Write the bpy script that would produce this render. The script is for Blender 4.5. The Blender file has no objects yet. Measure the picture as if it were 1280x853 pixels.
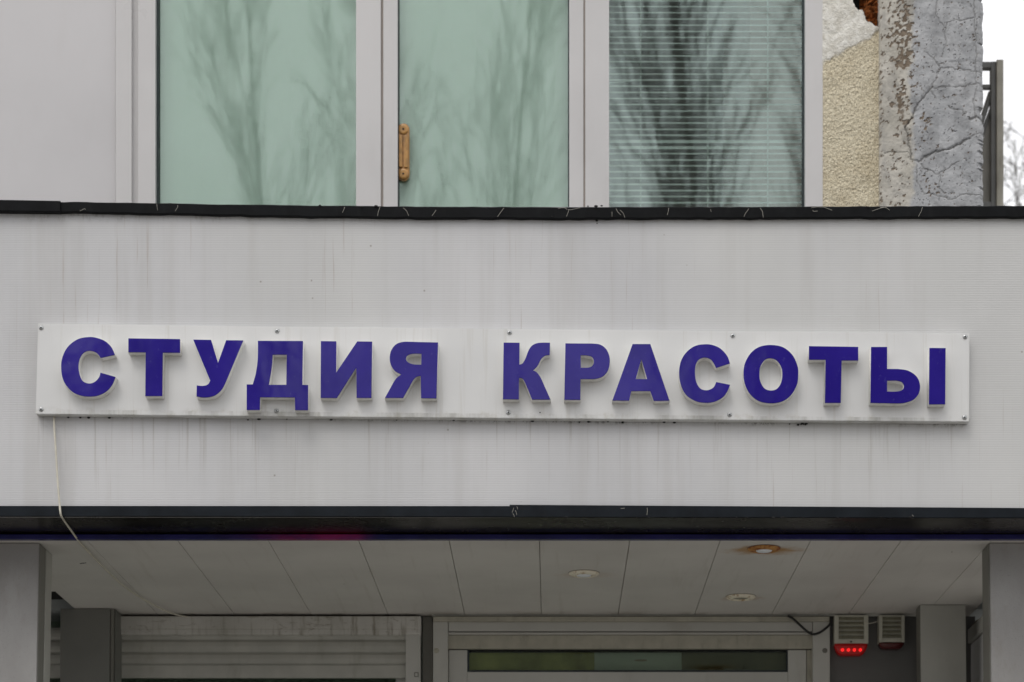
import bpy, bmesh, math, random
import numpy as np
from mathutils import Vector, Matrix

scene = bpy.context.scene
C = scene.collection
R = math.radians

# ------------------------------------------------------------------ camera
F = 2736.0                 # focal length in photo pixels (1280 wide)
CX, CY = 690.0, 1285.0     # where the horizontal viewing axis meets the (shifted) picture
EYE = 1.6
cam_d = bpy.data.cameras.new('camera')
cam_d.sensor_width = 36.0
cam_d.lens = F / 1280.0 * 36.0
cam_d.shift_x = (640.0 - CX) / 1280.0
cam_d.shift_y = (CY - 426.5) / 1280.0
cam_d.clip_end = 2000
cam_d.dof.use_dof = True
cam_d.dof.focus_distance = 5.97
cam_d.dof.aperture_fstop = 5.0
cam = bpy.data.objects.new('camera', cam_d)
cam.location = (0, 0, EYE)
cam.rotation_euler = (R(90), 0, 0)
C.objects.link(cam)
scene.camera = cam

# ------------------------------------------------------------------ world: overcast sky, and a weak wide sun
SUN_EL, SUN_AZ = 55.0, -25.0      # azimuth measured from behind the camera
w = bpy.data.worlds.new('World'); scene.world = w; w.use_nodes = True
nt = w.node_tree; nt.nodes.clear()
sky = nt.nodes.new('ShaderNodeTexSky'); sky.sky_type = 'NISHITA'; sky.sun_disc = False
sky.sun_elevation = R(SUN_EL); sky.sun_rotation = R(180 - SUN_AZ)
sky.dust_density = 4.0
hs = nt.nodes.new('ShaderNodeHueSaturation'); hs.inputs['Saturation'].default_value = 0.35
mx = nt.nodes.new('ShaderNodeMixRGB'); mx.inputs[0].default_value = 0.86
mx.inputs[2].default_value = (9.3, 9.3, 9.42, 1)
bg = nt.nodes.new('ShaderNodeBackground'); bg.inputs['Strength'].default_value = 0.135
wo = nt.nodes.new('ShaderNodeOutputWorld')
nt.links.new(sky.outputs[0], hs.inputs['Color']); nt.links.new(hs.outputs[0], mx.inputs[1])
nt.links.new(mx.outputs[0], bg.inputs['Color']); nt.links.new(bg.outputs[0], wo.inputs['Surface'])
sl = bpy.data.lights.new('sun', 'SUN'); sl.energy = 0.75; sl.angle = R(24); sl.color = (1.0, 0.96, 0.9)
so = bpy.data.objects.new('sun', sl); C.objects.link(so)
sd = Vector((math.sin(R(SUN_AZ)) * math.cos(R(SUN_EL)), -math.cos(R(SUN_AZ)) * math.cos(R(SUN_EL)), math.sin(R(SUN_EL))))
so.rotation_euler = sd.to_track_quat('Z', 'Y').to_euler(); so.location = sd * 30

scene.view_settings.view_transform = 'Standard'
scene.view_settings.look = 'None'
scene.view_settings.exposure = 0.0
scene.view_settings.gamma = 1.0
scene.cycles.max_bounces = 10
scene.cycles.transparent_max_bounces = 12

# ------------------------------------------------------------------ measuring helpers
YF = 6.0        # fascia face
YS = 6.18       # front end of the soffit
ZS = EYE + 612.0 * YS / F       # soffit height (2.982)
YB = 7.335      # rear wall of the porch
YW = 7.2        # upper wall and glazing
def wx(px, Y): return (px - CX) * Y / F
def wz(py, Y): return EYE + (CY - py) * Y / F
def ysoff(py): return (ZS - EYE) * F / (CY - py)     # depth of a point of the soffit

# ------------------------------------------------------------------ materials
class NT:
    def __init__(s, name):
        s.m = bpy.data.materials.new(name); s.m.use_nodes = True
        s.t = s.m.node_tree; s.t.nodes.clear()
        s.out = s.t.nodes.new('ShaderNodeOutputMaterial')
        s.geo = s.t.nodes.new('ShaderNodeNewGeometry')
        s.P = s.geo.outputs['Position']
        sp = s.t.nodes.new('ShaderNodeSeparateXYZ'); s.L(s.P, sp.inputs[0])
        s.X, s.Y, s.Z = sp.outputs
    def L(s, a, b): s.t.links.new(a, b)
    def put(s, v, sock):
        if hasattr(v, 'is_linked') or isinstance(v, bpy.types.NodeSocket): s.L(v, sock)
        else:
            if isinstance(v, tuple) and len(v) == 3 and sock.type == 'RGBA': v = v + (1,)
            sock.default_value = v
    def math(s, op, a, b=0.0, c=None, clamp=False):
        n = s.t.nodes.new('ShaderNodeMath'); n.operation = op; n.use_clamp = clamp
        s.put(a, n.inputs[0]); s.put(b, n.inputs[1])
        if c is not None: s.put(c, n.inputs[2])
        return n.outputs[0]
    def step(s, v, a, b):          # smooth ramp 0..1 from a to b
        n = s.t.nodes.new('ShaderNodeMapRange'); n.interpolation_type = 'SMOOTHSTEP'
        s.put(v, n.inputs[0]); n.inputs[1].default_value = a; n.inputs[2].default_value = b
        return n.outputs[0]
    def scale(s, v, sc):
        n = s.t.nodes.new('ShaderNodeVectorMath'); n.operation = 'MULTIPLY'
        s.put(v, n.inputs[0]); n.inputs[1].default_value = sc
        return n.outputs[0]
    def noise(s, sc=(1, 1, 1), detail=3.0, rough=0.55, off=0.0, dist=0.0):
        v = s.scale(s.P, sc)
        if off:
            n0 = s.t.nodes.new('ShaderNodeVectorMath'); n0.operation = 'ADD'; s.put(v, n0.inputs[0]); n0.inputs[1].default_value = (off, off * 1.7, off * .6); v = n0.outputs[0]
        n = s.t.nodes.new('ShaderNodeTexNoise'); n.inputs['Scale'].default_value = 1.0
        n.inputs['Detail'].default_value = detail; n.inputs['Roughness'].default_value = rough
        n.inputs['Distortion'].default_value = dist
        s.L(v, n.inputs['Vector'])
        return n.outputs['Fac']
    def voro(s, sc, feature='F1'):
        n = s.t.nodes.new('ShaderNodeTexVoronoi'); n.feature = feature
        s.L(s.scale(s.P, sc), n.inputs['Vector']); n.inputs['Scale'].default_value = 1
        return n.outputs['Distance']
    def mix(s, f, a, b, mode='MIX'):
        n = s.t.nodes.new('ShaderNodeMixRGB'); n.blend_type = mode
        s.put(f, n.inputs[0]); s.put(a, n.inputs[1]); s.put(b, n.inputs[2])
        return n.outputs[0]
    def attr(s, name):
        n = s.t.nodes.new('ShaderNodeAttribute'); n.attribute_name = name
        return n.outputs['Fac']
    def bump(s, h, dist=0.002, strength=1.0, nrm=None):
        n = s.t.nodes.new('ShaderNodeBump'); n.inputs['Distance'].default_value = dist; n.inputs['Strength'].default_value = strength
        s.put(h, n.inputs['Height'])
        if nrm is not None: s.L(nrm, n.inputs['Normal'])
        return n.outputs[0]
    def bsdf(s, col, rough=0.5, metal=0.0, nrm=None, spec=0.5, coat=0.0, emit=None, estr=0.0):
        n = s.t.nodes.new('ShaderNodeBsdfPrincipled')
        s.put(col, n.inputs['Base Color']); s.put(rough, n.inputs['Roughness']); s.put(metal, n.inputs['Metallic'])
        n.inputs['Specular IOR Level'].default_value = spec
        if coat: n.inputs['Coat Weight'].default_value = coat
        if nrm is not None: s.L(nrm, n.inputs['Normal'])
        if emit is not None: s.put(emit, n.inputs['Emission Color']); s.put(estr, n.inputs['Emission Strength'])
        s.L(n.outputs[0], s.out.inputs['Surface'])
        s.b = n
        return s.m

def simple(name, col, rough=0.5, metal=0.0, var=0.12, sc=6.0, dirt=0.0, dirtcol=(.12, .10, .07), bump=0.0, bs=300.0, spec=0.5, coat=0.0):
    n = NT(name)
    v = n.noise((sc, sc, sc), 5)
    lo = tuple(c * (1 - var) for c in col); hi = tuple(min(1, c * (1 + var)) for c in col)
    c = n.mix(n.step(v, .3, .7), lo, hi)
    if dirt:
        d = n.step(n.noise((sc * 1.7, sc * 1.7, sc * .5), 6, .65, 3.3), .52, .72)
        c = n.mix(n.math('MULTIPLY', d, dirt), c, dirtcol)
    nr = n.bump(n.noise((bs, bs, bs), 3), 0.001, bump) if bump else None
    rr = n.math('ADD', n.math('MULTIPLY', v, .25), rough - .12, clamp=True)
    return n.bsdf(c, rr, metal, nr, spec, coat)

def fascia_mat():
    n = NT('ribbed white plastic sheet')
    rib = n.math('SINE', n.math('MULTIPLY', n.Z, 2 * math.pi / 0.00635))
    blot = n.noise((2.2, 2.2, 1.6), 5, .6)
    c = n.mix(n.step(blot, .3, .75), (.55, .55, .56), (.625, .622, .628))
    c = n.mix(n.math('MULTIPLY', n.step(n.noise((1.1, 1, .5), 3, off=9), .42, .66), .35), c, (.60, .60, .56))
    s1 = n.step(n.noise((15, 1, .7), 4, .6, 2.1), .46, .72)
    c = n.mix(n.math('MULTIPLY', s1, .20), c, (.38, .36, .33))
    s2 = n.step(n.noise((95, 1, 2.4), 3, .6, 7.7, .25), .60, .76)
    up = n.step(n.noise((3, 1, 1.4), 3, .5, 5.1), .45, .65)
    c = n.mix(n.math('MULTIPLY', n.math('MULTIPLY', s2, up), .55), c, (.33, .27, .23))
    # heavier runs below the sign and black specks clinging along its lower edge
    zb = n.math('ADD', n.math('MULTIPLY', n.X, -0.00945), 3.2735)     # lower edge of the sign
    dz = n.math('SUBTRACT', zb, n.Z)
    inx = n.math('MULTIPLY', n.step(n.X, -1.42, -1.40), n.step(n.X, 1.15, 1.13))
    below = n.math('MULTIPLY', n.math('MULTIPLY', n.step(dz, .26, .0), n.step(dz, -.02, 0)), inx)
    s3 = n.step(n.noise((70, 1, 1.6), 4, .7, 12.3, .2), .55, .72)
    c = n.mix(n.math('MULTIPLY', n.math('MULTIPLY', s3, below), .45), c, (.28, .25, .21))
    edge = n.math('MULTIPLY', n.math('MULTIPLY', n.step(dz, .022, .004), n.step(dz, -.012, -.006)), inx)
    sp = n.step(n.noise((70, 1, 45), 5, .75, 4.4), .50, .58)
    patch = n.step(n.noise((3.1, 1, 1), 2, .5, 8.8), .44, .55)
    c = n.mix(n.math('MULTIPLY', n.math('MULTIPLY', sp, edge), n.math('MULTIPLY', patch, .95)), c, (.05, .045, .03))
    # grime right under the black flashing
    te = n.step(n.Z, 3.80, 3.835)
    c = n.mix(n.math('MULTIPLY', n.math('MULTIPLY', te, n.step(n.noise((60, 1, 30), 4, .7, 1.4), .5, .66)), .45), c, (.20, .18, .15))
    # a few isolated specks
    vs = n.step(n.voro((9, 1, 9)), .035, .012)
    c = n.mix(n.math('MULTIPLY', vs, .55), c, (.16, .13, .09))
    c = n.mix(n.math('MULTIPLY_ADD', rib, .5, .5), n.mix(1, c, (.975, .975, .976), 'MULTIPLY'), c)
    wav = n.bump(n.noise((5, 1, 2.5), 2), .01, .25)
    return n.bsdf(c, .42, 0, n.bump(rib, .0005, .15, wav), .45)

def plate_mat():
    n = NT('white sign board plastic')
    c = n.mix(n.step(n.noise((3, 1, 3), 4), .3, .7), (.685, .685, .68), (.745, .745, .735))
    s1 = n.step(n.noise((60, 1, 2.0), 5, .65, 2.1), .54, .74)
    c = n.mix(n.math('MULTIPLY', s1, .22), c, (.40, .36, .28))
    zb = n.math('ADD', n.math('MULTIPLY', n.X, -0.00945), 3.2735)
    e = n.step(n.math('SUBTRACT', n.Z, zb), .012, 0.0)
    c = n.mix(n.math('MULTIPLY', n.math('MULTIPLY', e, n.step(n.noise((25, 1, 25), 5, .7), .45, .70)), .30), c, (.33, .30, .20))
    under = n.step(n.math('SUBTRACT', n.Z, zb), .0015, .0)
    c = n.mix(n.math('MULTIPLY', under, n.step(n.noise((14, 60, 1), 5, .7, 5), .40, .75)), c, (.2, .19, .14)) if False else n.mix(n.math('MULTIPLY', n.math('MULTIPLY', under, .55), n.step(n.noise((9, 60, 1), 5, .7, 5), .42, .70)), c, (.14, .13, .09))
    return n.bsdf(c, .30, 0, n.bump(n.noise((9, 1, 6), 2), .004, .25), .5)

def acrylic_mat():
    n = NT('glossy royal blue acrylic')
    c = n.mix(n.step(n.noise((5, 1, 5), 4), .3, .7), (.018, .009, .20), (.026, .014, .25))
    c = n.mix(n.math('MULTIPLY', n.step(n.noise((60, 1, 40), 4, .7), .60, .74), .12), c, (.25, .23, .35))
    return n.bsdf(c, .10, 0, n.bump(n.noise((11, 1, 9), 2), .004, .30), .38)

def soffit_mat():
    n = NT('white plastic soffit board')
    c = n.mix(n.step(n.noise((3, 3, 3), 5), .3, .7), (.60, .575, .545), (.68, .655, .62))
    c = n.mix(n.math('MULTIPLY', n.step(n.noise((40, 2, 2), 4, .6, 3), .55, .75), .18), c, (.35, .31, .24))
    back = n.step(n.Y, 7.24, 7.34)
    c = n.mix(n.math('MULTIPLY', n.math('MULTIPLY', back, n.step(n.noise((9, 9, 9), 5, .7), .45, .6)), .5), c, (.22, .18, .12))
    for px, py, r, s in ((955, 688, .135, .95), (926, 748.5, .085, .35), (730, 719, .11, .22)):
        Y0 = ysoff(py); X0 = wx(px, Y0)
        dx = n.math('SUBTRACT', n.X, X0); dy = n.math('SUBTRACT', n.Y, Y0)
        d = n.math('SQRT', n.math('ADD', n.math('MULTIPLY', dx, dx), n.math('MULTIPLY', n.math('MULTIPLY', dy, dy), 3.0)))
        d = n.math('ADD', d, n.math('MULTIPLY_ADD', n.noise((30, 30, 30), 4), .12, -.06))
        f = n.step(d, r, .03)
        c = n.mix(n.math('MULTIPLY', f, s), c, (.42, .22, .06))
    return n.bsdf(c, .48, 0, n.bump(n.noise((3, 3, 3), 2), .004, .35), .4)

def strip_mat():
    n = NT('blue strip light plastic')
    lit = n.math('MULTIPLY', n.step(n.X, -.98, -.66), n.step(n.X, -.48, -.58))
    lum = n.math('MULTIPLY', lit, n.math('MULTIPLY_ADD', n.step(n.noise((13, 1, 13), 4, .6, 3), .3, .75), .8, .25))
    c = n.mix(n.step(n.noise((8, 1, 8), 4), .3, .7), (.012, .012, .085), (.024, .022, .14))
    return n.bsdf(c, .25, 0, None, .5, 0, (1.0, .0, .06), n.math('MULTIPLY', lum, .055))

def concrete_mat():
    n = NT('cracked grey plaster with flaking paint')
    cream = n.attr('cream'); crack = n.attr('crack'); flake = n.attr('flake'); dark = n.attr('dark')
    g = n.mix(n.step(n.noise((14, 14, 14), 6, .65), .3, .7), (.37, .378, .39), (.50, .505, .515))
    cr = n.mix(n.step(n.noise((12, 12, 12), 6, .65, 4), .3, .7), (.46, .435, .38), (.62, .59, .53))
    c = n.mix(cream, g, cr)
    c = n.mix(n.math('MULTIPLY', n.step(n.noise((160, 160, 160), 4, .7), .55, .7), .26), c, (.18, .175, .17))
    c = n.mix(n.math('MULTIPLY', n.step(n.noise((5, 5, 260), 3, .6), .54, .7), .14), c, (.45, .45, .44))
    c = n.mix(n.math('MULTIPLY', dark, .55), c, (.14, .14, .145))
    c = n.mix(flake, c, n.mix(n.step(n.noise((60, 60, 60), 3), .3, .7), (.15, .115, .085), (.26, .21, .16)))
    c = n.mix(n.math('MULTIPLY', crack, .8), c, (.12, .115, .105))
    return n.bsdf(c, .9, 0, n.bump(n.noise((260, 260, 260), 5, .7), .0010, .5), .2)

def dash_mat():
    n = NT('yellowish pebbledash render')
    patch = n.attr('patch')
    v = n.voro((240, 1, 240))
    c = n.mix(n.step(n.noise((190, 190, 190), 4, .75), .34, .66), (.52, .45, .32), (.88, .81, .63))
    c = n.mix(n.math('MULTIPLY', n.step(n.noise((300, 300, 300), 3, .7, 8), .56, .63), .85), c, (.16, .12, .08))
    c = n.mix(n.math('MULTIPLY', n.step(n.noise((7, 7, 7), 5, .6, 3), .45, .7), .30), c, (.36, .27, .14))
    p = n.mix(n.step(n.noise((45, 45, 45), 5, .7), .3, .7), (.62, .59, .52), (.88, .86, .80))
    p = n.mix(n.math('MULTIPLY', n.step(n.noise((230, 230, 230), 3, .7, 8), .60, .70), .5), p, (.25, .22, .16))
    c = n.mix(patch, c, p)
    h = n.math('ADD', n.math('MULTIPLY', v, 1.0), n.noise((150, 150, 150), 4, .7))
    return n.bsdf(c, .95, 0, n.bump(h, .0016, .7), .15)

def glass_mat(name, tint, refl, wob=.3, sc=(3.2, 1, 1.3), gcol=(.88, 1.0, .94)):
    n = NT(name)
    nr = n.bump(n.noise(sc, 2), .004, wob)
    tr = n.t.nodes.new('ShaderNodeBsdfTransparent'); tr.inputs[0].default_value = tint + (1,)
    gl = n.t.nodes.new('ShaderNodeBsdfGlossy'); gl.inputs['Roughness'].default_value = 0.017
    gl.inputs['Color'].default_value = gcol + (1,); n.L(nr, gl.inputs['Normal'])
    fr = n.t.nodes.new('ShaderNodeFresnel'); fr.inputs['IOR'].default_value = 1.5
    f = n.math('ADD', fr.outputs[0], refl, clamp=True)
    nz_ = n.t.nodes.new('ShaderNodeSeparateXYZ'); n.L(n.geo.outputs['True Normal'], nz_.inputs[0])
    f = n.math('MULTIPLY', f, n.math('GREATER_THAN', n.math('ABSOLUTE', nz_.outputs[1]), .5))
    f = n.math('MULTIPLY', f, n.math('LESS_THAN', n.math('FRACT', n.math('DIVIDE', n.Y, 1000.)), 2.)) if False else f
    mxs = n.t.nodes.new('ShaderNodeMixShader'); n.L(f, mxs.inputs[0]); n.L(tr.outputs[0], mxs.inputs[1]); n.L(gl.outputs[0], mxs.inputs[2])
    n.L(mxs.outputs[0], n.out.inputs['Surface'])
    return n.m

def headboard_mat():
    n = NT('water stained white board')
    c = n.mix(n.step(n.noise((4, 4, 4), 5), .3, .7), (.46, .45, .41), (.60, .585, .55))
    st = n.step(n.noise((28, 1, 3.5), 5, .7, 1), .50, .66)
    st2 = n.step(n.noise((11, 1, 40), 4, .7, 6, 1.5), .56, .66)
    r = n.step(n.X, -1.2, -.6)
    c = n.mix(n.math('MULTIPLY', n.math('MAXIMUM', st, st2), n.math('MULTIPLY_ADD', r, .35, .34)), c, (.16, .13, .08))
    return n.bsdf(c, .6, 0, n.bump(n.noise((40, 40, 40), 4), .001, .5))

def column_mat():
    n = NT('grey speckled composite cladding')
    c = n.mix(n.step(n.noise((7, 7, 3), 6, .6), .3, .7), (.29, .28, .27), (.36, .35, .34))
    c = n.mix(n.math('MULTIPLY', n.step(n.noise((220, 220, 220), 2, .6), .60, .72), .35), c, (.20, .19, .18))
    c = n.mix(n.math('MULTIPLY', n.step(n.noise((14, 14, 6), 5, .7, 4), .50, .68), .35), c, (.24, .22, .19))
    return n.bsdf(c, .45, .1, n.bump(n.noise((200, 200, 200), 3), .0008, .5))

def asphalt_mat():
    n = NT('worn asphalt')
    c = n.mix(n.step(n.noise((2, 2, 2), 5), .3, .7), (.085, .082, .078), (.13, .125, .12))
    return n.bsdf(c, .9, 0, n.bump(n.noise((90, 90, 90), 4), .004, .6))

def paving_mat():
    n = NT('pale concrete paving')
    c = n.mix(n.step(n.noise((3, 3, 3), 5), .3, .7), (.20, .19, .175), (.27, .26, .24))
    return n.bsdf(c, .85, 0, n.bump(n.noise((60, 60, 60), 4), .003, .6))

def foam_mat():
    n = NT('broken orange brick and foam')
    c = n.mix(n.step(n.noise((60, 60, 60), 6, .7), .40, .62), (.10, .035, .012), (.50, .17, .05))
    c = n.mix(n.math('MULTIPLY', n.step(n.noise((90, 90, 90), 4, .7, 5), .56, .66), .7), c, (.02, .012, .01))
    return n.bsdf(c, .95, 0, n.bump(n.noise((120, 120, 120), 5, .7), .004, 1.0), .1)

def rust_mat():
    n = NT('rusty painted ring')
    c = n.mix(n.step(n.noise((50, 50, 50), 5, .7), .42, .56), (.50, .25, .07), (.26, .08, .015))
    return n.bsdf(c, .6, 0, n.bump(n.noise((200, 200, 200), 4), .001, .7))

def ring_mat():
    n = NT('yellowed white ring')
    c = n.mix(n.math('MULTIPLY', n.step(n.noise((70, 70, 70), 5, .7), .52, .62), .8), (.86, .80, .66), (.40, .24, .09))
    return n.bsdf(c, .45)

def bark_mat():
    n = NT('grey brown bark')
    c = n.mix(n.step(n.noise((6, 6, 2), 4), .3, .7), (.045, .040, .034), (.10, .09, .075))
    return n.bsdf(c, .9)

M = {}
M['fascia'] = fascia_mat(); M['plate'] = plate_mat(); M['acrylic'] = acrylic_mat(); M['soffit'] = soffit_mat()
M['strip'] = strip_mat(); M['concrete'] = concrete_mat(); M['dash'] = dash_mat(); M['head'] = headboard_mat()
M['column'] = column_mat(); M['asphalt'] = asphalt_mat(); M['paving'] = paving_mat(); M['foam'] = foam_mat()
M['rust'] = rust_mat(); M['ring'] = ring_mat(); M['bark'] = bark_mat()
M['lside'] = simple('white letter side plastic', (.80, .79, .76), .4, var=.06, dirt=.35, sc=30)
M['felt'] = simple('black weathered flashing', (.008, .0085, .0095), .6, var=.25, sc=20, dirt=.12, dirtcol=(.035, .035, .035), bump=.3, spec=.1)
M['trimdark'] = simple('dark blue grey painted metal', (.009, .012, .016), .42, var=.25, sc=14, dirt=.15, dirtcol=(.04, .04, .036), spec=.15)
M['under'] = simple('black glossy painted metal', (.008, .006, .004), .25, var=.3, sc=10, spec=.35)
M['pvc'] = simple('white window plastic', (.64, .625, .62), .32, var=.035, sc=3, dirt=.10, dirtcol=(.35, .32, .28))
M['panelw'] = simple('white sandwich panel', (.61, .595, .60), .42, var=.035, sc=2, dirt=.08, dirtcol=(.38, .33, .28))
M['gasket'] = simple('dark rubber gasket', (.03, .04, .045), .6)
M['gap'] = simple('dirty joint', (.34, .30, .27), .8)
M['glassg'] = glass_mat('green tinted window glass', (.965, .999, .978), .042, .10, (4, 1, 1.0))
M['glassb'] = glass_mat('blind window glass', (.965, .995, .985), .075, .075, (4, 1, 1.0), (.85, .99, .95))
M['glassd'] = glass_mat('door glass', (.93, .96, .90), .01, .1)
M['cloth'] = simple('white roller blind fabric', (.90, .985, .915), .9, var=.03, sc=3)
M['slat'] = simple('pale aluminium slat', (.88, .95, .89), .35, var=.03)
M['cord'] = simple('pale cord', (.7, .75, .7), .8)
M['wood'] = simple('varnished yellow wood', (.46, .24, .065), .35, var=.22, sc=55, coat=.3)
M['shut'] = simple('grey white shutter aluminium', (.43, .425, .385), .42, var=.08, sc=9, dirt=.3, dirtcol=(.2, .18, .13))
M['doorw'] = simple('off white door plastic', (.50, .495, .46), .4, var=.05, sc=5, dirt=.18, dirtcol=(.22, .19, .14))
M['header'] = simple('beige stained header', (.42, .40, .33), .5, var=.1, sc=18, dirt=.35, dirtcol=(.14, .12, .08))
M['rear'] = simple('dark grey wall panel', (.135, .133, .128), .6, var=.1, sc=4)
M['rearcol'] = simple('dark grey pillar cladding', (.17, .17, .155), .5, var=.07, sc=5, dirt=.12, dirtcol=(.14, .13, .12))
M['rearcolr'] = simple('mid grey pillar cladding', (.40, .395, .36), .5, var=.07, sc=5, dirt=.12, dirtcol=(.2, .19, .17))
M['postdark'] = simple('brown grey corner strip', (.17, .165, .145), .5, var=.1, sc=8)
M['greyw'] = simple('grey side wall paint', (.66, .66, .66), .7, var=.06, sc=4)
M['black'] = simple('black void lining', (.01, .01, .01), .9)
M['steel'] = simple('zinc screw', (.45, .46, .46), .3, .9, var=.15, sc=300)
M['siren'] = simple('cream alarm plastic', (.52, .51, .43), .4, var=.06, sc=20, dirt=.2)
M['sirenslot'] = simple('dirty louvre plastic', (.30, .29, .22), .6, var=.12, sc=40, dirt=.4)
M['redoff'] = simple('dull dark red lens', (.09, .012, .012), .25)
M['wire'] = simple('aged white wire', (.60, .57, .48), .5, var=.1, sc=40)
M['wireblack'] = simple('black rubber cable', (.012, .012, .012), .4)
M['fibre'] = simple('dry pale fibre', (.45, .43, .38), .8)
M['olive'] = simple('olive yellow board', (.42, .44, .16), .6, var=.35, sc=7, dirt=.3, dirtcol=(.10, .10, .04))
M['papergrey'] = simple('pale blue grey board', (.52, .60, .58), .7, var=.08, sc=6)
M['darkboard'] = simple('dark olive curtain', (.15, .145, .09), .8, var=.2, sc=10)
M['bulb'] = simple('frosted lamp glass', (.85, .88, .92), .15, var=.04)
M['rail'] = simple('grey metal railing', (.14, .14, .135), .5, var=.15, sc=8)
M['railpost'] = simple('weathered beige post', (.42, .40, .34), .7, var=.15, sc=8, dirt=.3)
M['railpanel'] = simple('brown grey balcony sheet', (.22, .21, .185), .6, var=.2, sc=5, dirt=.3)
M['brick'] = simple('buff block wall', (.30, .26, .21), .9, var=.15, sc=5)
M['roomwall'] = simple('dim interior wall', (.45, .48, .48), .8)
M['roofing'] = simple('grey roofing felt', (.08, .08, .08), .9)
n = NT('lit red lens'); M['redlens'] = n.bsdf((.45, .01, .01), .2, 0, None, .5, 0, (1, .01, .01), .02)
n = NT('red light emitting diode'); M['led'] = n.bsdf((.5, .01, .01), .3, 0, None, .5, 0, (1, .015, .015), 1.3)
n = NT('far block glass'); M['fglass'] = n.bsdf((.03, .035, .04), .08)

# ------------------------------------------------------------------ mesh helpers
def box(bm, x0, x1, y0, y1, z0, z1, bev=0.0, seg=2):
    x0, x1 = min(x0, x1), max(x0, x1); y0, y1 = min(y0, y1), max(y0, y1); z0, z1 = min(z0, z1), max(z0, z1)
    vs = [bm.verts.new((x, y, z)) for x in (x0, x1) for y in (y0, y1) for z in (z0, z1)]
    fs = []
    for a in ((0, 1, 3, 2), (4, 6, 7, 5), (0, 4, 5, 1), (2, 3, 7, 6), (0, 2, 6, 4), (1, 5, 7, 3)):
        fs.append(bm.faces.new([vs[i] for i in a]))
    if bev > 0:
        es = list({e for f in fs for e in f.edges})
        bmesh.ops.bevel(bm, geom=es, offset=bev, segments=seg, profile=.7, affect='EDGES')
    return bm
def B(*a, **k): return box(bmesh.new(), *a, **k)
def Bp(px0, px1, py0, py1, Y0, Y1, bev=.0015, top=None, bot=None):   # a box measured on the photo at depth Y0
    z1 = wz(py0, Y0) if top is None else top
    z0 = wz(py1, Y0) if bot is None else bot
    return B(wx(px0, Y0), wx(px1, Y0), Y0, Y1, z0, z1, bev=bev)
def tube(bm, pts, r, n=8, cap=True):
    pts = [Vector(p) for p in pts]; rings = []
    rr = r if isinstance(r, (list, tuple)) else [r] * len(pts)
    up = None
    for i, p in enumerate(pts):
        d = (pts[min(i + 1, len(pts) - 1)] - pts[max(i - 1, 0)]).normalized()
        if up is None: up = d.orthogonal().normalized()
        a = (up - d * up.dot(d)); a = a.normalized() if a.length > 1e-6 else d.orthogonal().normalized(); up = a
        b = d.cross(a)
        rings.append([bm.verts.new(p + (a * math.cos(2 * math.pi * k / n) + b * math.sin(2 * math.pi * k / n)) * rr[i]) for k in range(n)])
    for i in range(len(rings) - 1):
        for k in range(n):
            bm.faces.new((rings[i][k], rings[i][(k + 1) % n], rings[i + 1][(k + 1) % n], rings[i + 1][k]))
    if cap:
        bm.faces.new(rings[0][::-1]); bm.faces.new(rings[-1])
    return bm
def lathe(bm, c, prof, axis='z', n=32):       # prof: (radius, offset along axis)
    c = Vector(c); rings = []
    for r, h in prof:
        ring = []
        for k in range(n):
            a = 2 * math.pi * k / n
            v = Vector((math.cos(a) * r, math.sin(a) * r, h)) if axis == 'z' else Vector((math.cos(a) * r, h, math.sin(a) * r))
            ring.append(bm.verts.new(c + v))
        rings.append(ring)
    for i in range(len(rings) - 1):
        for k in range(n): bm.faces.new((rings[i][k], rings[i][(k + 1) % n], rings[i + 1][(k + 1) % n], rings[i + 1][k]))
    bm.faces.new(rings[0]); bm.faces.new(rings[-1])
    return bm

ORG = {}
def thing(name, label, cat, loc, group=None):
    o = bpy.data.objects.new(name, None); C.objects.link(o); o.location = loc
    o.empty_display_size = .1
    ORG[o.name] = Vector(loc)
    tag(o, label, cat, group)
    return o
def tag(o, label=None, cat=None, group=None, kind=None):
    if label: o['label'] = label
    if cat: o['category'] = cat
    if group: o['group'] = group
    if kind: o['kind'] = kind
    return o
def link(name, me, parent=None, org=None, smooth=False):
    o = bpy.data.objects.new(name, me); C.objects.link(o)
    if parent is not None:
        o.parent = parent; ORG[o.name] = ORG[parent.name]
    else:
        o.location = org; ORG[o.name] = Vector(org)
    return o
def obj(name, bm, mat, parent=None, smooth=False, label=None):
    bmesh.ops.recalc_face_normals(bm, faces=bm.faces)
    if parent is not None: org = ORG[parent.name]
    else:
        xs = [v.co.x for v in bm.verts]; ys = [v.co.y for v in bm.verts]; zs = [v.co.z for v in bm.verts]
        org = Vector(((min(xs) + max(xs)) / 2, (min(ys) + max(ys)) / 2, min(zs)))
    me = bpy.data.meshes.new(name)
    bmesh.ops.translate(bm, verts=bm.verts, vec=-org)
    bm.to_mesh(me); bm.free()
    me.materials.append(M[mat] if isinstance(mat, str) else mat)
    if smooth:
        for p in me.polygons: p.use_smooth = True
    o = link(name, me, parent, org)
    if label: o['label'] = label
    return o
def again(o, d, parent=None, label=None):       # another of the same mesh, moved by d
    c = o.copy(); C.objects.link(c); c.parent = parent if parent is not None else o.parent
    c.location = o.location + Vector(d); ORG[c.name] = ORG[o.name] + Vector(d)
    if label: c['label'] = label
    return c
def struct(name, bm, mat):
    return tag(obj(name, bm, mat), kind='structure')

# ------------------------------------------------------------------ ground
struct('ground', B(-150, 150, -150, 150, -.3, -.02), 'asphalt')
struct('road', B(-150, 150, -9, -1.5, -.016, -.012), 'asphalt')
struct('pavement', B(-60, 60, -1.5, 12, -.015, 0.0), 'paving')

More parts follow.
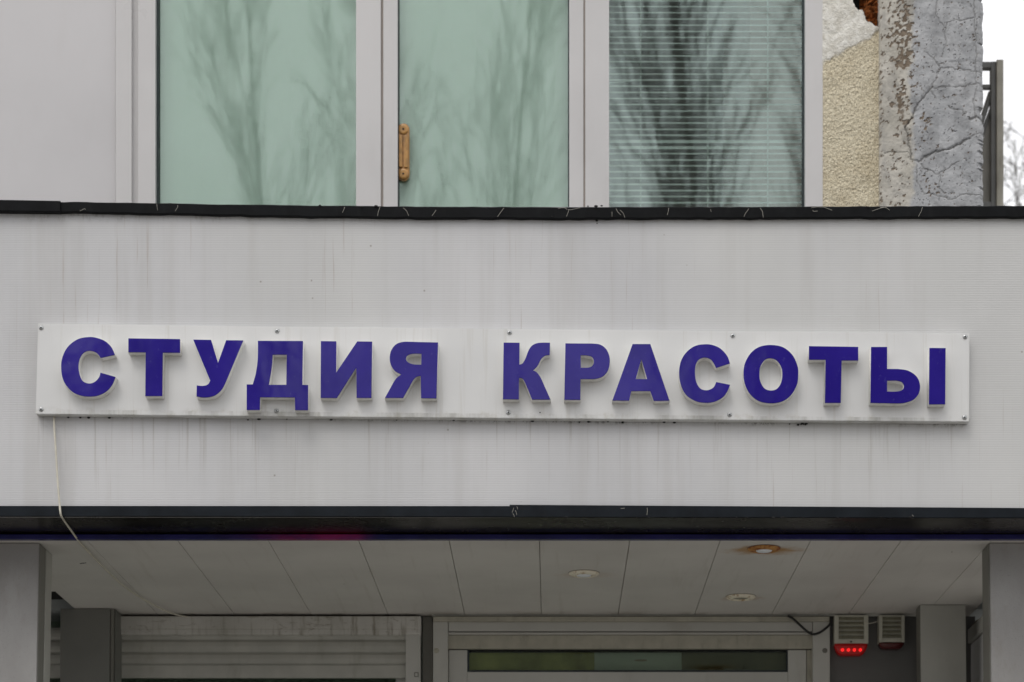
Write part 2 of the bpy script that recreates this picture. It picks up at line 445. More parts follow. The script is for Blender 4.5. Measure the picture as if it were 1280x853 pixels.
# ------------------------------------------------------------------ upper storey: glazing
ZT = 5.75
ZC = wz(262, YF)            # height of the canopy flashing (about 3.84)
ZL = 3.70                   # glazing runs down behind the canopy
gl = thing('glazed_bay', 'white plastic framed glazing with three tall green panes above the dark flashing', 'window', (wx(480, YW), YW, ZL))
def fr(px0, px1, d=0.0, name='frame', mat='pvc', y1=.09, parent=None, bev=.002, label=None):
    Y = YW + d
    return obj(name, B(wx(px0, Y), wx(px1, Y), Y, YW + y1, ZL, ZT, bev=bev), mat, parent or gl, label=label)
fr(-420, 144.7, .012, 'wall_panel', 'panelw', label='wide plain white panel')
fr(144.6, 164.5, -.004)
fr(164.4, 172.5, .012, 'joint_strip', 'pvc', bev=.0005)
fr(172.4, 194.2, 0)
fr(193.6, 197.2, .022, 'gasket', 'gasket', bev=0)
fr(445, 476, 0); fr(476, 479, .007, 'joint_strip', 'gap', bev=0); fr(479, 497, .004)
fr(495.5, 498.3, .022, 'gasket', 'gasket', bev=0)
fr(711.5, 729.3, .004); fr(729.3, 731.6, .007, 'joint_strip', 'gap', bev=0); fr(731.6, 761.5, 0)
fr(710, 712.2, .022, 'gasket', 'gasket', bev=0)
fr(1004.5, 1006.8, .022, 'gasket', 'gasket', bev=0)
fr(1006.5, 1028.5, -.002)
obj('frame', B(wx(-420, YW), wx(1028, YW), YW - .004, YW + .09, ZT, ZT + .08, bev=.002), 'pvc', gl)
def pane(px0, px1, mat):
    Y = YW + .045
    return obj('pane', B(wx(px0, Y), wx(px1, Y), Y, Y + .004, ZL, ZT), mat, gl)
pane(190, 450, 'glassg'); pane(490, 717, 'glassg'); pane(755, 1012, 'glassb')
for (a, b, lab) in ((186, 452, 'pale green tinted blind filling the left window pane'), (488, 722, 'pale blind behind the middle pane with the wooden handle')):
    Y = YW + .062
    bm = bmesh.new()
    n_ = 24; vs = []
    for i in range(n_ + 1):
        x = wx(a, Y) + (wx(b, Y) - wx(a, Y)) * i / n_
        y = Y + .0012 * math.sin(i * 1.3)
        vs.append([bm.verts.new((x, y + t, z)) for t, z in ((0, ZL), (0, ZT), (.002, ZT), (.002, ZL))])
    for i in range(n_):
        for k in range(4): bm.faces.new((vs[i][k], vs[i][(k + 1) % 4], vs[i + 1][(k + 1) % 4], vs[i + 1][k]))
    bm.faces.new(vs[0]); bm.faces.new(vs[-1])
    tag(obj('roller_blind', bm, 'cloth', smooth=False), lab, 'blind', 'roller blinds in the glazing')

# wooden pull handle on the middle sash
HY = YW + .043
def handle_bm():
    bm = bmesh.new(); x0, x1 = wx(497, HY), wx(512, HY); xc = (x0 + x1) / 2; r = (x1 - x0) / 2
    z1, z0 = wz(156, HY), wz(227.5, HY)
    pts = []
    for k in range(17): a = math.pi * k / 16; pts.append((xc + r * math.cos(a), z1 - r + r * math.sin(a)))
    for k in range(17): a = math.pi + math.pi * k / 16; pts.append((xc + r * math.cos(a), z0 + r + r * math.sin(a)))
    f = bm.faces.new([bm.verts.new((p[0], HY, p[1])) for p in pts])
    e = bmesh.ops.extrude_face_region(bm, geom=[f]); nv = [v for v in e['geom'] if isinstance(v, bmesh.types.BMVert)]
    bmesh.ops.translate(bm, verts=nv, vec=(0, -.012, 0))
    bmesh.ops.bevel(bm, geom=[ed for ed in bm.edges if all(v in nv for v in ed.verts)], offset=.003, segments=3, affect='EDGES')
    return bm, xc, r, z0, z1
hb, hx, hr, hz0, hz1 = handle_bm()
hd = obj('handle', hb, 'wood', gl, label='yellow wooden pull handle with rounded ends')
obj('grip', B(hx - hr * .72, hx - hr * .18, HY - .020, HY - .011, hz0 + 2.1 * hr, hz1 - 2.1 * hr, bev=.003), 'wood', hd)
obj('grip', B(hx + hr * .10, hx + hr * .80, HY - .017, HY - .011, hz0 + 2.1 * hr, hz1 - 2.1 * hr, bev=.003), 'wood', hd)
for z in (hz1 - hr * 1.05, hz0 + hr * 1.05):
    obj('boss', lathe(bmesh.new(), (hx, HY - .012, z), [(hr * .82, .001), (hr * .82, -.003), (hr * .6, -.0045)], 'y', 24), 'wood', hd)
    obj('screw', lathe(bmesh.new(), (hx, HY - .0165, z), [(.0032, .001), (.0032, -.0008), (.002, -.0012)], 'y', 12), 'black', hd)

# venetian blind behind the right pane
YV = YW + .075
vb = thing('venetian_blind', 'venetian blind with thin pale open slats behind the right pane', 'blind', (wx(884, YV), YV, ZL))
pitch = 7.67 * YV / F; xa, xb = wx(757, YV), wx(1010, YV)
def slat_bm(tilt, z, sag=0.0):
    bm = bmesh.new(); nseg = 12; d = .022; prev = None
    for i in range(nseg + 1):
        t = i / nseg; x = xa + (xb - xa) * t
        zz = z - sag * math.sin(math.pi * t)
        row = []
        for k in range(4):
            u = k / 3 - .5
            y = YV + .013 + u * d * math.cos(tilt); cz = zz + u * d * math.sin(tilt) + .0012 * (1 - (2 * u) ** 2)
            row.append(bm.verts.new((x, y, cz)))
        for k in range(3, -1, -1):
            u = k / 3 - .5
            y = YV + .013 + u * d * math.cos(tilt); cz = zz + u * d * math.sin(tilt) + .0012 * (1 - (2 * u) ** 2) - .0009
            row.append(bm.verts.new((x, y, cz)))
        if prev:
            for k in range(8): bm.faces.new((prev[k], prev[(k + 1) % 8], row[(k + 1) % 8], row[k]))
        else: bm.faces.new(row)
        prev = row
    bm.faces.new(prev[::-1])
    return bm
z0 = wz(259, YV); k = 0; base = None; rnd = random.Random(4)
base = obj('slat', slat_bm(R(34), z0, .0008), 'slat', vb, True)
for k in range(-2, 58):
    if k == 0: continue
    z = z0 + k * pitch
    py = 259 - k * 7.67
    if 170 < py < 184: obj('slat', slat_bm(R(47), z, .0008), 'slat', vb, True)
    elif 100 < py < 107:
        o = obj('slat', slat_bm(R(34), z, .0008), 'slat', vb, True)
    elif z < ZT: again(base, (0, rnd.uniform(-.0006, .0006), k * pitch + rnd.uniform(-.0007, .0007)))
    else: break
bm = bmesh.new(); tube(bm, [(xa, YV, wz(104, YV)), (wx(780, YV), YV, wz(102.5, YV)), (wx(800, YV), YV, wz(99.5, YV))], .0012, 6)
obj('bent_slat_edge', bm, 'slat', vb)
for px in (801, 885, 960):
    obj('cord', tube(bmesh.new(), [(wx(px, YV), YV - .001, ZL), (wx(px, YV), YV - .001, ZT)], .0011, 6), 'cord', vb)
    obj('cord', tube(bmesh.new(), [(wx(px, YV), YV + .026, ZL), (wx(px, YV), YV + .026, ZT)], .0009, 6), 'cord', vb)

# room behind the glazing, wall over it
rm = bmesh.new()
box(rm, -3.2, 1.5, 9.6, 9.7, 3.0, 6.4); box(rm, -3.2, 1.5, 7.32, 9.6, 3.0, 3.1); box(rm, -3.2, 1.5, 7.32, 9.6, 6.3, 6.4)
tag(obj('room_shell', rm, 'roomwall'), 'dim grey room walls behind the venetian blind', 'room')
up = bmesh.new(); box(up, -6, 1.385, YW + .02, YW + .35, ZT + .08, 8.6); box(up, -6, wx(-420, YW), YW + .02, YW + .35, 2.99, ZT + .08)
tag(obj('upper_wall', up, 'brick'), 'buff block wall above the glazing, over the top edge of the picture', 'wall')

# ------------------------------------------------------------------ pebbledash strip and cracked pillar (relief built in the mesh)
def vnoise(x, y, seed):
    rs = np.random.RandomState(seed); T = rs.rand(256, 256)
    xi = np.floor(x).astype(int); yi = np.floor(y).astype(int); fx = x - xi; fy = y - yi
    fx = fx * fx * (3 - 2 * fx); fy = fy * fy * (3 - 2 * fy)
    g = lambda a, b: T[a % 256, b % 256]
    return (g(xi, yi) * (1 - fx) + g(xi + 1, yi) * fx) * (1 - fy) + (g(xi, yi + 1) * (1 - fx) + g(xi + 1, yi + 1) * fx) * fy
def fbm(x, y, seed, o=4, g=.55):
    s = 0; a = 1; t = 0
    for i in range(o): s = s + a * vnoise(x * 2 ** i, y * 2 ** i, seed + i); t += a; a *= g
    return s / t
def segdist(U, V, pts):
    D = np.full(U.shape, 1e9)
    for (x0, y0), (x1, y1) in zip(pts[:-1], pts[1:]):
        dx, dy = x1 - x0, y1 - y0; L2 = dx * dx + dy * dy + 1e-9
        t = np.clip(((U - x0) * dx + (V - y0) * dy) / L2, 0, 1)
        D = np.minimum(D, np.hypot(U - x0 - t * dx, V - y0 - t * dy))
    return D
def sst(x, a, b):
    t = np.clip((x - a) / (b - a), 0, 1); return t * t * (3 - 2 * t)
def relief(name, U, V, depth, Y, mat, attrs, keep=None, thick=.25, parent=None):
    # U,V are photo pixels on the plane Y; the sheet gets a back so that it is a solid block
    nz, nx = U.shape
    X = (U - CX) * Y / F; Z = EYE + (CY - V) * Y / F
    X = X + attrs.pop('dx', 0)
    co = np.stack([X, Y + depth, Z], -1).reshape(-1, 3)
    idx = np.arange(nz * nx).reshape(nz, nx)
    q = np.stack([idx[:-1, :-1], idx[1:, :-1], idx[1:, 1:], idx[:-1, 1:]], -1).reshape(-1, 4)
    if keep is not None:
        kf = keep[:-1, :-1] & keep[1:, :-1] & keep[1:, 1:] & keep[:-1, 1:]; q = q[kf.reshape(-1)]
    # boundary skirts going back into the wall
    from collections import Counter
    e = Counter(); o_e = {}
    for a, b, c_, d in q:
        for s_, t_ in ((a, b), (b, c_), (c_, d), (d, a)):
            kx = (s_, t_) if s_ < t_ else (t_, s_); e[kx] += 1; o_e[kx] = (s_, t_)
    bd = [o_e[k_] for k_, c_ in e.items() if c_ == 1]
    bv = {}; extra = []; ex_src = []
    for s_, t_ in bd:
        for v in (s_, t_):
            if v not in bv: bv[v] = len(co) + len(extra); p = co[v].copy(); p[1] = Y + thick; extra.append(p); ex_src.append(v)
    co2 = np.vstack([co, np.array(extra)])
    faces = [tuple(int(i) for i in f) for f in q] + [(int(t_), int(s_), bv[s_], bv[t_]) for s_, t_ in bd]
    org = np.array([X.mean(), Y, Z.min()])
    if parent is not None: org = np.array(ORG[parent.name])
    me = bpy.data.meshes.new(name); me.from_pydata((co2 - org).tolist(), [], faces); me.update()
    for an, av in attrs.items():
        at = me.attributes.new(an, 'FLOAT', 'POINT'); full = np.concatenate([av.reshape(-1), av.reshape(-1)[ex_src]])
        at.data.foreach_set('value', full.astype(np.float32))
    me.materials.append(M[mat])
    return link(name, me, parent, Vector(org))

YP = YW - .03
vv = np.arange(300, -60, -.85); uu = np.linspace(1100, 1229.5, 150)
U, V = np.meshgrid(uu, vv)
z6 = lambda L: [(1030 + x / 3.16, y / 3.16) for x, y in L]
jit = (fbm(U / 5, V / 5, 5) - .5) * 5; jit2 = (fbm(U / 5, V / 5, 15) - .5) * 5
Uj, Vj = U + jit, V + jit2
thickc = [([(372, 640), (400, 618), (440, 600), (490, 590), (530, 572), (575, 548)], 1.7),
          ([(345, 628), (335, 560), (325, 500), (350, 458), (372, 405), (402, 372), (428, 345)], 1.5),
          ([(580, 470), (605, 460), (632, 480)], 2.0)]
thinc = [[(240, 605), (290, 603), (330, 598), (350, 630), (372, 642)], [(372, 640), (400, 668), (450, 690), (490, 662), (535, 640)],
         [(368, 655), (366, 720), (395, 765), (450, 772), (500, 788), (560, 765), (632, 775)], [(428, 345), (442, 308), (460, 265), (520, 272), (592, 282), (632, 288)],
         [(460, 265), (430, 232), (395, 200)], [(592, -40), (594, 60), (600, 180), (602, 330), (632, 342)], [(415, 350), (440, 385)],
         [(495, 425), (548, 438), (556, 462)], [(450, -20), (440, 60), (470, 100), (480, 170), (470, 215)], [(480, 130), (485, 90), (590, 70)],
         [(602, 330), (540, 345), (480, 340), (430, 350)], [(460, 690), (452, 730), (470, 760)], [(575, 548), (600, 530), (632, 520)], [(602, 340), (590, 400), (600, 455)]]
crack = np.zeros_like(U); groove = np.zeros_like(U)
for L, wd in thickc:
    d = segdist(Uj, Vj, z6(L)); crack = np.maximum(crack, np.exp(-(d / (wd * .62)) ** 2)); groove = np.maximum(groove, np.exp(-(d / wd) ** 2) * 1.0)
for L in thinc:
    d = segdist(Uj, Vj, z6(L)); wv = .45 + .5 * fbm(U / 9, V / 9, 33)
    crack = np.maximum(crack, .75 * np.exp(-(d / wv) ** 2)); groove = np.maximum(groove, .35 * np.exp(-(d / .9) ** 2))
bnd = 1139 + (fbm(V / 30, V * 0, 8) - .5) * 14 + (fbm(U / 6, V / 6, 9) - .5) * 9
cream = sst(bnd - U, -4, 4)
dens = np.exp(-((U - 1127) / 17) ** 2) * (.30 + .75 * np.exp(-((V - 50) / 45) ** 2) + .35 * np.exp(-((V - 130) / 30) ** 2))
dens = np.maximum(dens, .62 * np.exp(-((U - 1157) / 7) ** 2 - ((V - 157) / 17) ** 2))
dens = np.maximum(dens, .55 * np.exp(-((U - 1165) / 12) ** 2 - ((V - 235) / 18) ** 2))
dens = np.maximum(dens, .40 * np.exp(-((U - 1102) / 3.0) ** 2)); dens = np.maximum(dens, .03 + .09 * sst(1145 - U, 0, 8))
fl = fbm(U / 3.2 + V / 14, V / 3.6, 21, 3)
flake = sst(fl + dens * .36, .775, .815)
strip = np.exp(-((U - 1127.5) / 5.5) ** 2 - ((V - 138) / 20) ** 2); flake = np.maximum(flake, sst(strip + (fl - .5) * 1.2, .62, .80) * .8)
pit = sst(fbm(U / 2.0, V / 2.0, 44, 2), .80, .86) * sst(U, 1136, 1150)
dark = np.clip(sst(fbm(U / 13, V / 22, 51), .50, .75) * .55 + np.exp(-((U - 1170) / 9) ** 2 - ((V - 45) / 26) ** 2) * .5 + pit * .9 + sst(fbm(U / 6, V / 3, 61), .60, .75) * .25, 0, 1)
depth = groove * .0045 + flake * .0022 + pit * .003 + (fbm(U / 22, V / 22, 71) - .5) * .007 + (fbm(U / 3, V / 3, 72) - .5) * .0018
slab = sst(Uj, 1184, 1187) * sst(78 - Vj, 0, 4) ; depth = depth - slab * .002
re = sst(U, 1222, 1229.5); depth = depth + re ** 2 * .012
chips = sst(fbm(V / 5, V * 0 + 3, 81), .62, .72) * sst(U, 1219, 1229.5) * .006
dxr = -chips + (fbm(V / 16, V * 0 + 9, 82) - .5) * .009 * sst(U, 1210, 1229.5)
depth = depth + chips * .8 + sst(1103 - U, 0, 3) * .006
pl = relief('concrete_pillar', U, V, depth, YP, 'concrete', dict(cream=cream, crack=crack, flake=flake, dark=dark, dx=dxr), thick=.30)
tag(pl, 'cracked grey plastered pillar with flaking cream paint at the building corner', 'pillar')
pb = bmesh.new(); box(pb, wx(1100.5, YP), wx(1227, YP), YP + .03, YW + .34, 2.99, wz(300, YP)); box(pb, wx(1100.5, YP), wx(1227, YP), YP + .03, YW + .34, wz(-60, YP), 8.6)
ob = obj('pillar_core', pb, 'brick', None)
me = ob.data; bpy.data.objects.remove(ob)
core = bpy.data.objects.new('core', me); C.objects.link(core); core.parent = pl
core.location = Vector((wx(1163.75, YP), (YP + .03 + YW + .34) / 2, 2.99)) - ORG[pl.name]; ORG[core.name] = ORG[pl.name]

uu = np.linspace(1028, 1098.3, 110); vv = np.arange(300, -60, -.9); U, V = np.meshgrid(uu, vv)
py_b = 79 - 5 * ((U - 1030) / 20) - 30 * np.clip((U - 1045) / 50, 0, 1) ** 1.5 - 6 * np.sin((U - 1030) / 14) + (fbm(U / 7, V / 7, 91) - .5) * 9
patch = sst(py_b - V + (fbm(U / 2.5, V / 2.5, 97) - .5) * 7, -3, 3)
dep = -patch * (.0022 + .0016 * sst(18 - abs(V - py_b + 14), 0, 14)) + (fbm(U / 2.4, V / 2.4, 95, 3) - .5) * .0045 * (1 - .55 * patch) + (fbm(U / 24, V / 24, 96) - .5) * .006
hole = [(1066, -30), (1066, 0), (1068, 7), (1073, 13), (1078, 12), (1081, 19), (1083, 27), (1088, 28), (1094, 33), (1101, 34), (1101, -30)]
def inside(U, V, poly):
    c_ = np.zeros(U.shape, bool); n_ = len(poly)
    for i in range(n_):
        x0_, y0_ = poly[i]; x1_, y1_ = poly[(i + 1) % n_]
        cond = ((y0_ > V) != (y1_ > V)) & (U < (x1_ - x0_) * (V - y0_) / (y1_ - y0_ + 1e-9) + x0_); c_ ^= cond
    return c_
keep = ~inside(U + (fbm(U / 3, V / 3, 98) - .5) * 3, V, hole)
dw = relief('pebbledash_wall', U, V, dep, YW, 'dash', dict(patch=patch), keep, thick=.07)
tag(dw, 'narrow yellowish pebbledash wall with a white plaster patch and a broken hole', 'wall')
u2, v2 = np.meshgrid(np.linspace(1078, 1100, 34), np.linspace(36, -24, 70))
d2 = .012 + (fbm(u2 / 4, v2 / 4, 111, 4) - .35) * .05 + .03 * sst(1083 - u2 + (fbm(v2 / 5, u2 / 5, 113) - .5) * 10, 0, 4) + .05 * sst(3 - v2 + (u2 - 1083) * -.3, 0, 6) * 0
relief('exposed_brick', u2, v2, d2, YW, 'foam', {}, None, .09, dw)['label'] = 'orange broken brick showing in the hole'
bm = B(wx(1029, YW), wx(1101, YW), YW + .075, YW + .33, 2.99, 8.6)
obj('hole_backing', bm, 'black', dw)

# ------------------------------------------------------------------ canopy with fascia, flashing, soffit boards
cn = thing('canopy', 'white ribbed canopy fascia box running across the whole shopfront', 'canopy', (0, YF, ZS))
XL, XR = -2.6, 2.64
fb = bmesh.new()
box(fb, XL, XR, YF, YF + .03, 3.0, 3.85)
obj('fascia_sheet', fb, 'fascia', cn)
obj('roof_slab', B(XL, XR, YF + .03, YW - .06, 3.70, 3.80), 'roofing', cn)
for xe_ in (XL, XR - .012): obj('end_panel', B(xe_, xe_ + .012, YF + .031, YB + .1, ZS + .012, 3.69), 'fascia', cn)
obj('inner_beam', B(XL, XR, YS + .03, YS + .10, ZS + .012, 3.2), 'black', cn)
# black flashing along the top: two overlapping lengths that have sagged a little
YT = YF - .016
def bent(pts_top, pts_bot, Y0, Y1, hook=0.0):
    bm = bmesh.new(); rows = []
    for (px, a), (_, b) in zip(pts_top, pts_bot):
        x = wx(px, Y0); zt, zb_ = wz(a, Y0), wz(b, Y0)
        rows.append([bm.verts.new(p) for p in ((x, Y0 + .002, zb_), (x, Y0, zb_ + .002), (x, Y0, zt - .003), (x, Y0 + .003, zt), (x, Y1, zt), (x, Y1, zt - .004), (x, YF - .002, zt - .006), (x, YF - .002, zb_))])
    n_ = 8
    for i in range(len(rows) - 1):
        for k in range(n_): bm.faces.new((rows[i][k], rows[i][(k + 1) % n_], rows[i + 1][(k + 1) % n_], rows[i + 1][k]))
    bm.faces.new(rows[0]); bm.faces.new(rows[-1])
    return bm
rg = random.Random(2)
xs1 = [-500, -200, 0, 40, 75]
obj('flashing', bent([(x, 249.5 + .018 * max(x, 0)) for x in xs1], [(x, 264 + .012 * max(x, 0)) for x in xs1], YT - .006, YW - .06), 'felt', cn)
tp = [(66, 252), (120, 252.6), (200, 253.8), (300, 255.6), (400, 256.8), (520, 257.9), (640, 258.4), (700, 258.8), (760, 258.4), (900, 258.4), (1100, 257.6), (1280, 257), (1500, 256.5), (1900, 256)]
tp2 = []
for (a, b), (c_, d) in zip(tp[:-1], tp[1:]):
    m = max(2, int((c_ - a) / 12))
    for i in range(m): t = i / m; x = a + (c_ - a) * t; tp2.append((x, b + (d - b) * t + rg.uniform(-.35, .35)))
obj('flashing', bent(tp2, [(x, y + 13.6 + rg.uniform(-.4, .4) + (.8 if x > 300 else -.3)) for x, y in tp2], YT, YW - .06), 'felt', cn)
# bottom trim
def trim(px0, px1, a0, a1, b0, b1, Y0, name='edge_trim'):
    bm = bmesh.new(); n_ = 12; rows = []
    for i in range(n_ + 1):
        t = i / n_; px = px0 + (px1 - px0) * t; x = wx(px, Y0); zt = wz(a0 + (a1 - a0) * t, Y0); zb_ = wz(b0 + (b1 - b0) * t, Y0)
        rows.append([bm.verts.new(p) for p in ((x, YF + .012, zt), (x, Y0, zt), (x, Y0, zb_ + .0015), (x, Y0 + .0015, zb_), (x, Y0 + .004, zb_), (x, Y0 + .004, zt - .003), (x, YF + .012, zt - .003))])
    for i in range(n_):
        for k in range(7): bm.faces.new((rows[i][k], rows[i][(k + 1) % 7], rows[i + 1][(k + 1) % 7], rows[i + 1][k]))
    bm.faces.new(rows[0]); bm.faces.new(rows[-1])
    return obj(name, bm, 'trimdark', cn)
trim(-500, 639, 632.4, 632.8, 645.2, 646.2, YF - .012)
trim(637, 1900, 631.2, 639.0, 646.6, 648.8, YF - .014)
zu = wz(646, YF - .012)
bm = bmesh.new()
vs = [bm.verts.new(p) for p in ((XL, YF - .0105, zu - .0008), (wx(639, YF), YF - .0105, zu - .0022), (wx(639, YF), YS, zu - .003), (XL, YS, zu - .001), (XL, YF - .006, zu + .008), (wx(639, YF), YF - .006, zu + .008), (wx(639, YF), YS, zu + .006), (XL, YS, zu + .006))]
for f in ((0, 1, 2, 3), (4, 5, 6, 7), (0, 1, 5, 4), (1, 2, 6, 5), (2, 3, 7, 6), (3, 0, 4, 7)): bm.faces.new([vs[i] for i in f])
obj('underside_sheet', bm, 'under', cn)
bm = bmesh.new()
vs = [bm.verts.new(p) for p in ((wx(639, YF), YF - .0125, zu - .0024), (XR, YF - .0125, zu - .0075), (XR, YS, zu - .006), (wx(639, YF), YS, zu - .003), (wx(639, YF), YF - .006, zu + .007), (XR, YF - .006, zu + .003), (XR, YS, zu + .002), (wx(639, YF), YS, zu + .004))]
for f in ((0, 1, 2, 3), (4, 5, 6, 7), (0, 1, 5, 4), (1, 2, 6, 5), (2, 3, 7, 6), (3, 0, 4, 7)): bm.faces.new([vs[i] for i in f])
obj('underside_sheet', bm, 'under', cn)
# blue strip light at the front edge of the soffit
tag(obj('strip_light', B(XL, XR, YS - .004, YS + .018, ZS - .003, zu - .0062, bev=.001), 'strip'), 'thin blue strip light with a glowing red stretch under the black trim', 'strip light')
# soffit boards
pw = .2566; x0s = wx(674.3, 6.2)
first = None
def sof_bm():
    bm = bmesh.new(); g = .0004
    vs_ = []
    for y in (YS + .019, YB + .02):
        vs_.append([bm.verts.new(p) for p in ((g, y, ZS + .004), (g + .0009, y, ZS), (pw - g - .0009, y, ZS), (pw - g, y, ZS + .004), (pw - g, y, ZS + .009), (g, y, ZS + .009))])
    for k in range(6): bm.faces.new((vs_[0][k], vs_[0][(k + 1) % 6], vs_[1][(k + 1) % 6], vs_[1][k]))
    bm.faces.new(vs_[0]); bm.faces.new(vs_[1])
    bmesh.ops.translate(bm, verts=bm.verts, vec=(x0s - 6 * pw, 0, 0))
    return bm
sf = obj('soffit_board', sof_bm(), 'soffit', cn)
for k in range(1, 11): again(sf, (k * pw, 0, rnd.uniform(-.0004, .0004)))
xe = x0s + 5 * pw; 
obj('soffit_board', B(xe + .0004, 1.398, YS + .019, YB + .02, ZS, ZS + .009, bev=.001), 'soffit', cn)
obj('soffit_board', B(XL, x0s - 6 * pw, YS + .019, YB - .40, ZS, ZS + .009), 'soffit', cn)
obj('void_lining', B(XL, XR, YS + .10, YB + .3, ZS + .05, ZS + .06), 'black', cn)
obj('edge_bead', B(wx(540, YB), wx(1145, YB), YB - .014, YB - .002, ZS - .005, ZS + .001, bev=.001), 'doorw', cn)
# dry fibres caught on the flashing
bm = bmesh.new()
def fib(a, b, bend, r=.00048):
    Y = YT - .003; P0 = Vector((wx(a[0], Y), Y, wz(a[1], Y))); P1 = Vector((wx(b[0], Y), Y, wz(b[1], Y)))
    mid = (P0 + P1) / 2 + Vector((bend * .004, -.002, bend * .003)); tube(bm, [P0, (P0 + mid) / 2 + Vector((0, 0, bend * .001)), mid, (P1 + mid) / 2, P1], r, 5)
for a, b, s in (((41, 254), (44, 262), 1), ((196, 255), (197, 263), 0), ((222, 257), (219, 264), 1), ((431, 259), (428, 266), .3), ((475, 259), (472, 270), -.3), ((504, 260), (511, 270), .5),
                ((545, 263), (540, 270), .5), ((630, 260), (622, 271), .1), ((698, 261), (709, 262), 1), ((710, 262), (725, 260), -1), ((711, 263), (708, 271), .2), ((765, 265), (765, 271), 0),
                ((775, 263), (781, 272), .5), ((770, 261), (776, 269), -.4), ((836, 260), (834, 269), .2), ((936, 261), (930, 271), -.6), ((950, 260), (954, 272), .6), ((1014, 260), (1040, 263), 1.5),
                ((1016, 263), (1022, 264), -1), ((1108, 260), (1090, 264), 1), ((1153, 259), (1148, 271), .6), ((1100, 260), (1112, 263), 1), ((888, 262), (889, 265), 0), ((107, 262), (100, 264), 1)):
    fib(a, b, s)
def fibt(a, b, r=.00045):
    Y = YF - .0165; tube(bm, [(wx(a[0], Y), Y, wz(a[1], Y)), (wx((a[0] + b[0]) / 2 + .4, Y), Y - .001, wz((a[1] + b[1]) / 2, Y)), (wx(b[0], Y), Y, wz(b[1], Y))], r, 5)
for a, b in (((809, 635), (808.6, 644)), ((642, 635), (640, 641)), ((644, 638), (646, 644)), ((641, 642), (643, 646.5)), ((776, 636), (781, 635.4)), ((646, 633.5), (647, 637)), ((1140, 644), (1142, 646))): fibt(a, b)
tag(obj('dry_fibre', bm, 'fibre', cn), kind='stuff')
bm = bmesh.new()
for px, py, s in ((746, 274, .0045), (746.5, 277.5, .0025), (100, 263, .004), (400, 257, .004), (470, 258, .006), (452, 259, .004), (745, 258, .006), (752, 257.5, .004), (735, 258, .003), (690, 271, .003), (543, 271, .003), (1085, 259, .004)):
    Y = YT - .002; m4 = Matrix.Translation((wx(px, Y), Y + (.012 if py > 272 else 0), wz(py, Y))) @ Matrix.Diagonal((s, s * .6, s * .55, 1))
    bmesh.ops.create_icosphere(bm, subdivisions=1, radius=1, matrix=m4)
for i in range(46):      # crumbs and moss under the sign and on the lower trim
    if i < 26: px = rg.choice([rg.uniform(80, 140), rg.uniform(300, 590), rg.uniform(660, 860), rg.uniform(980, 1010)]); py = 521.5 + (px - 45) * .0086 + rg.uniform(-.5, 1.5); Y = YF - .004
    else: px = rg.uniform(680, 1140); py = 647 + rg.uniform(-.4, .6); Y = YF - .018
    s = rg.uniform(.0012, .0032)
    bmesh.ops.create_icosphere(bm, subdivisions=1, radius=1, matrix=Matrix.Translation((wx(px, Y), Y, wz(py, Y))) @ Matrix.Diagonal((s * rg.uniform(.8, 2.4), s, s, 1)))
tag(obj('grime_crumbs', bm, 'black', cn), kind='stuff')

# ------------------------------------------------------------------ the sign
YP0, YP1 = YF - .028, YF - .001
sg = thing('shop_sign', 'long white signboard with raised blue letters СТУДИЯ КРАСОТЫ', 'sign', (wx(628, YP0), YP0, wz(523, YP0)))
def quad_solid(pts, Y0, Y1, bev=.001):
    bm = bmesh.new(); f = bm.faces.new([bm.verts.new((wx(a, Y0), Y0, wz(b, Y0))) for a, b in pts])
    e = bmesh.ops.extrude_face_region(bm, geom=[f]); nv = [v for v in e['geom'] if isinstance(v, bmesh.types.BMVert)]
    bmesh.ops.translate(bm, verts=nv, vec=(0, Y1 - Y0, 0))
    bmesh.ops.recalc_face_normals(bm, faces=bm.faces)
    if bev: bmesh.ops.bevel(bm, geom=list(bm.edges), offset=bev, segments=2, affect='EDGES')
    return bm
top_e = [(47.5, 404.3), (200, 406.6), (400, 408.8), (640, 411.4), (900, 414), (1100, 415.6), (1212, 417)]
bot_e = [(1211.5, 527.2), (1000, 525.8), (640, 523.0), (300, 520.2), (44.6, 517.6)]
obj('board', quad_solid(top_e + bot_e, YP0, YP1), 'plate', sg)
for px, py in ((51.5, 410), (51.5, 512), (346.5, 414), (345.5, 514), (637, 416), (635.5, 516), (916, 420), (912, 518.5), (1206.3, 421.3), (1205.6, 522)):
    Y = YP0
    s_ = obj('screw', lathe(bmesh.new(), (wx(px, Y), Y, wz(py, Y)), [(.0066, .001), (.0066, -.0010), (.0052, -.0022), (.0034, -.0032), (.0018, -.0036)], 'y', 18), 'steel', sg, True)
    cr = bmesh.new(); x, z = wx(px, Y), wz(py, Y); box(cr, x - .0026, x + .0026, Y - .0042, Y - .003, z - .0007, z + .0007); box(cr, x - .0007, x + .0007, Y - .0041, Y - .003, z - .0026, z + .0026)
    obj('screw_slot', cr, 'black', s_)
obj('screw_hole', lathe(bmesh.new(), (wx(675, YP0), YP0, wz(516, YP0)), [(.0018, .001), (.0018, -.0006)], 'y', 10), 'black', sg)

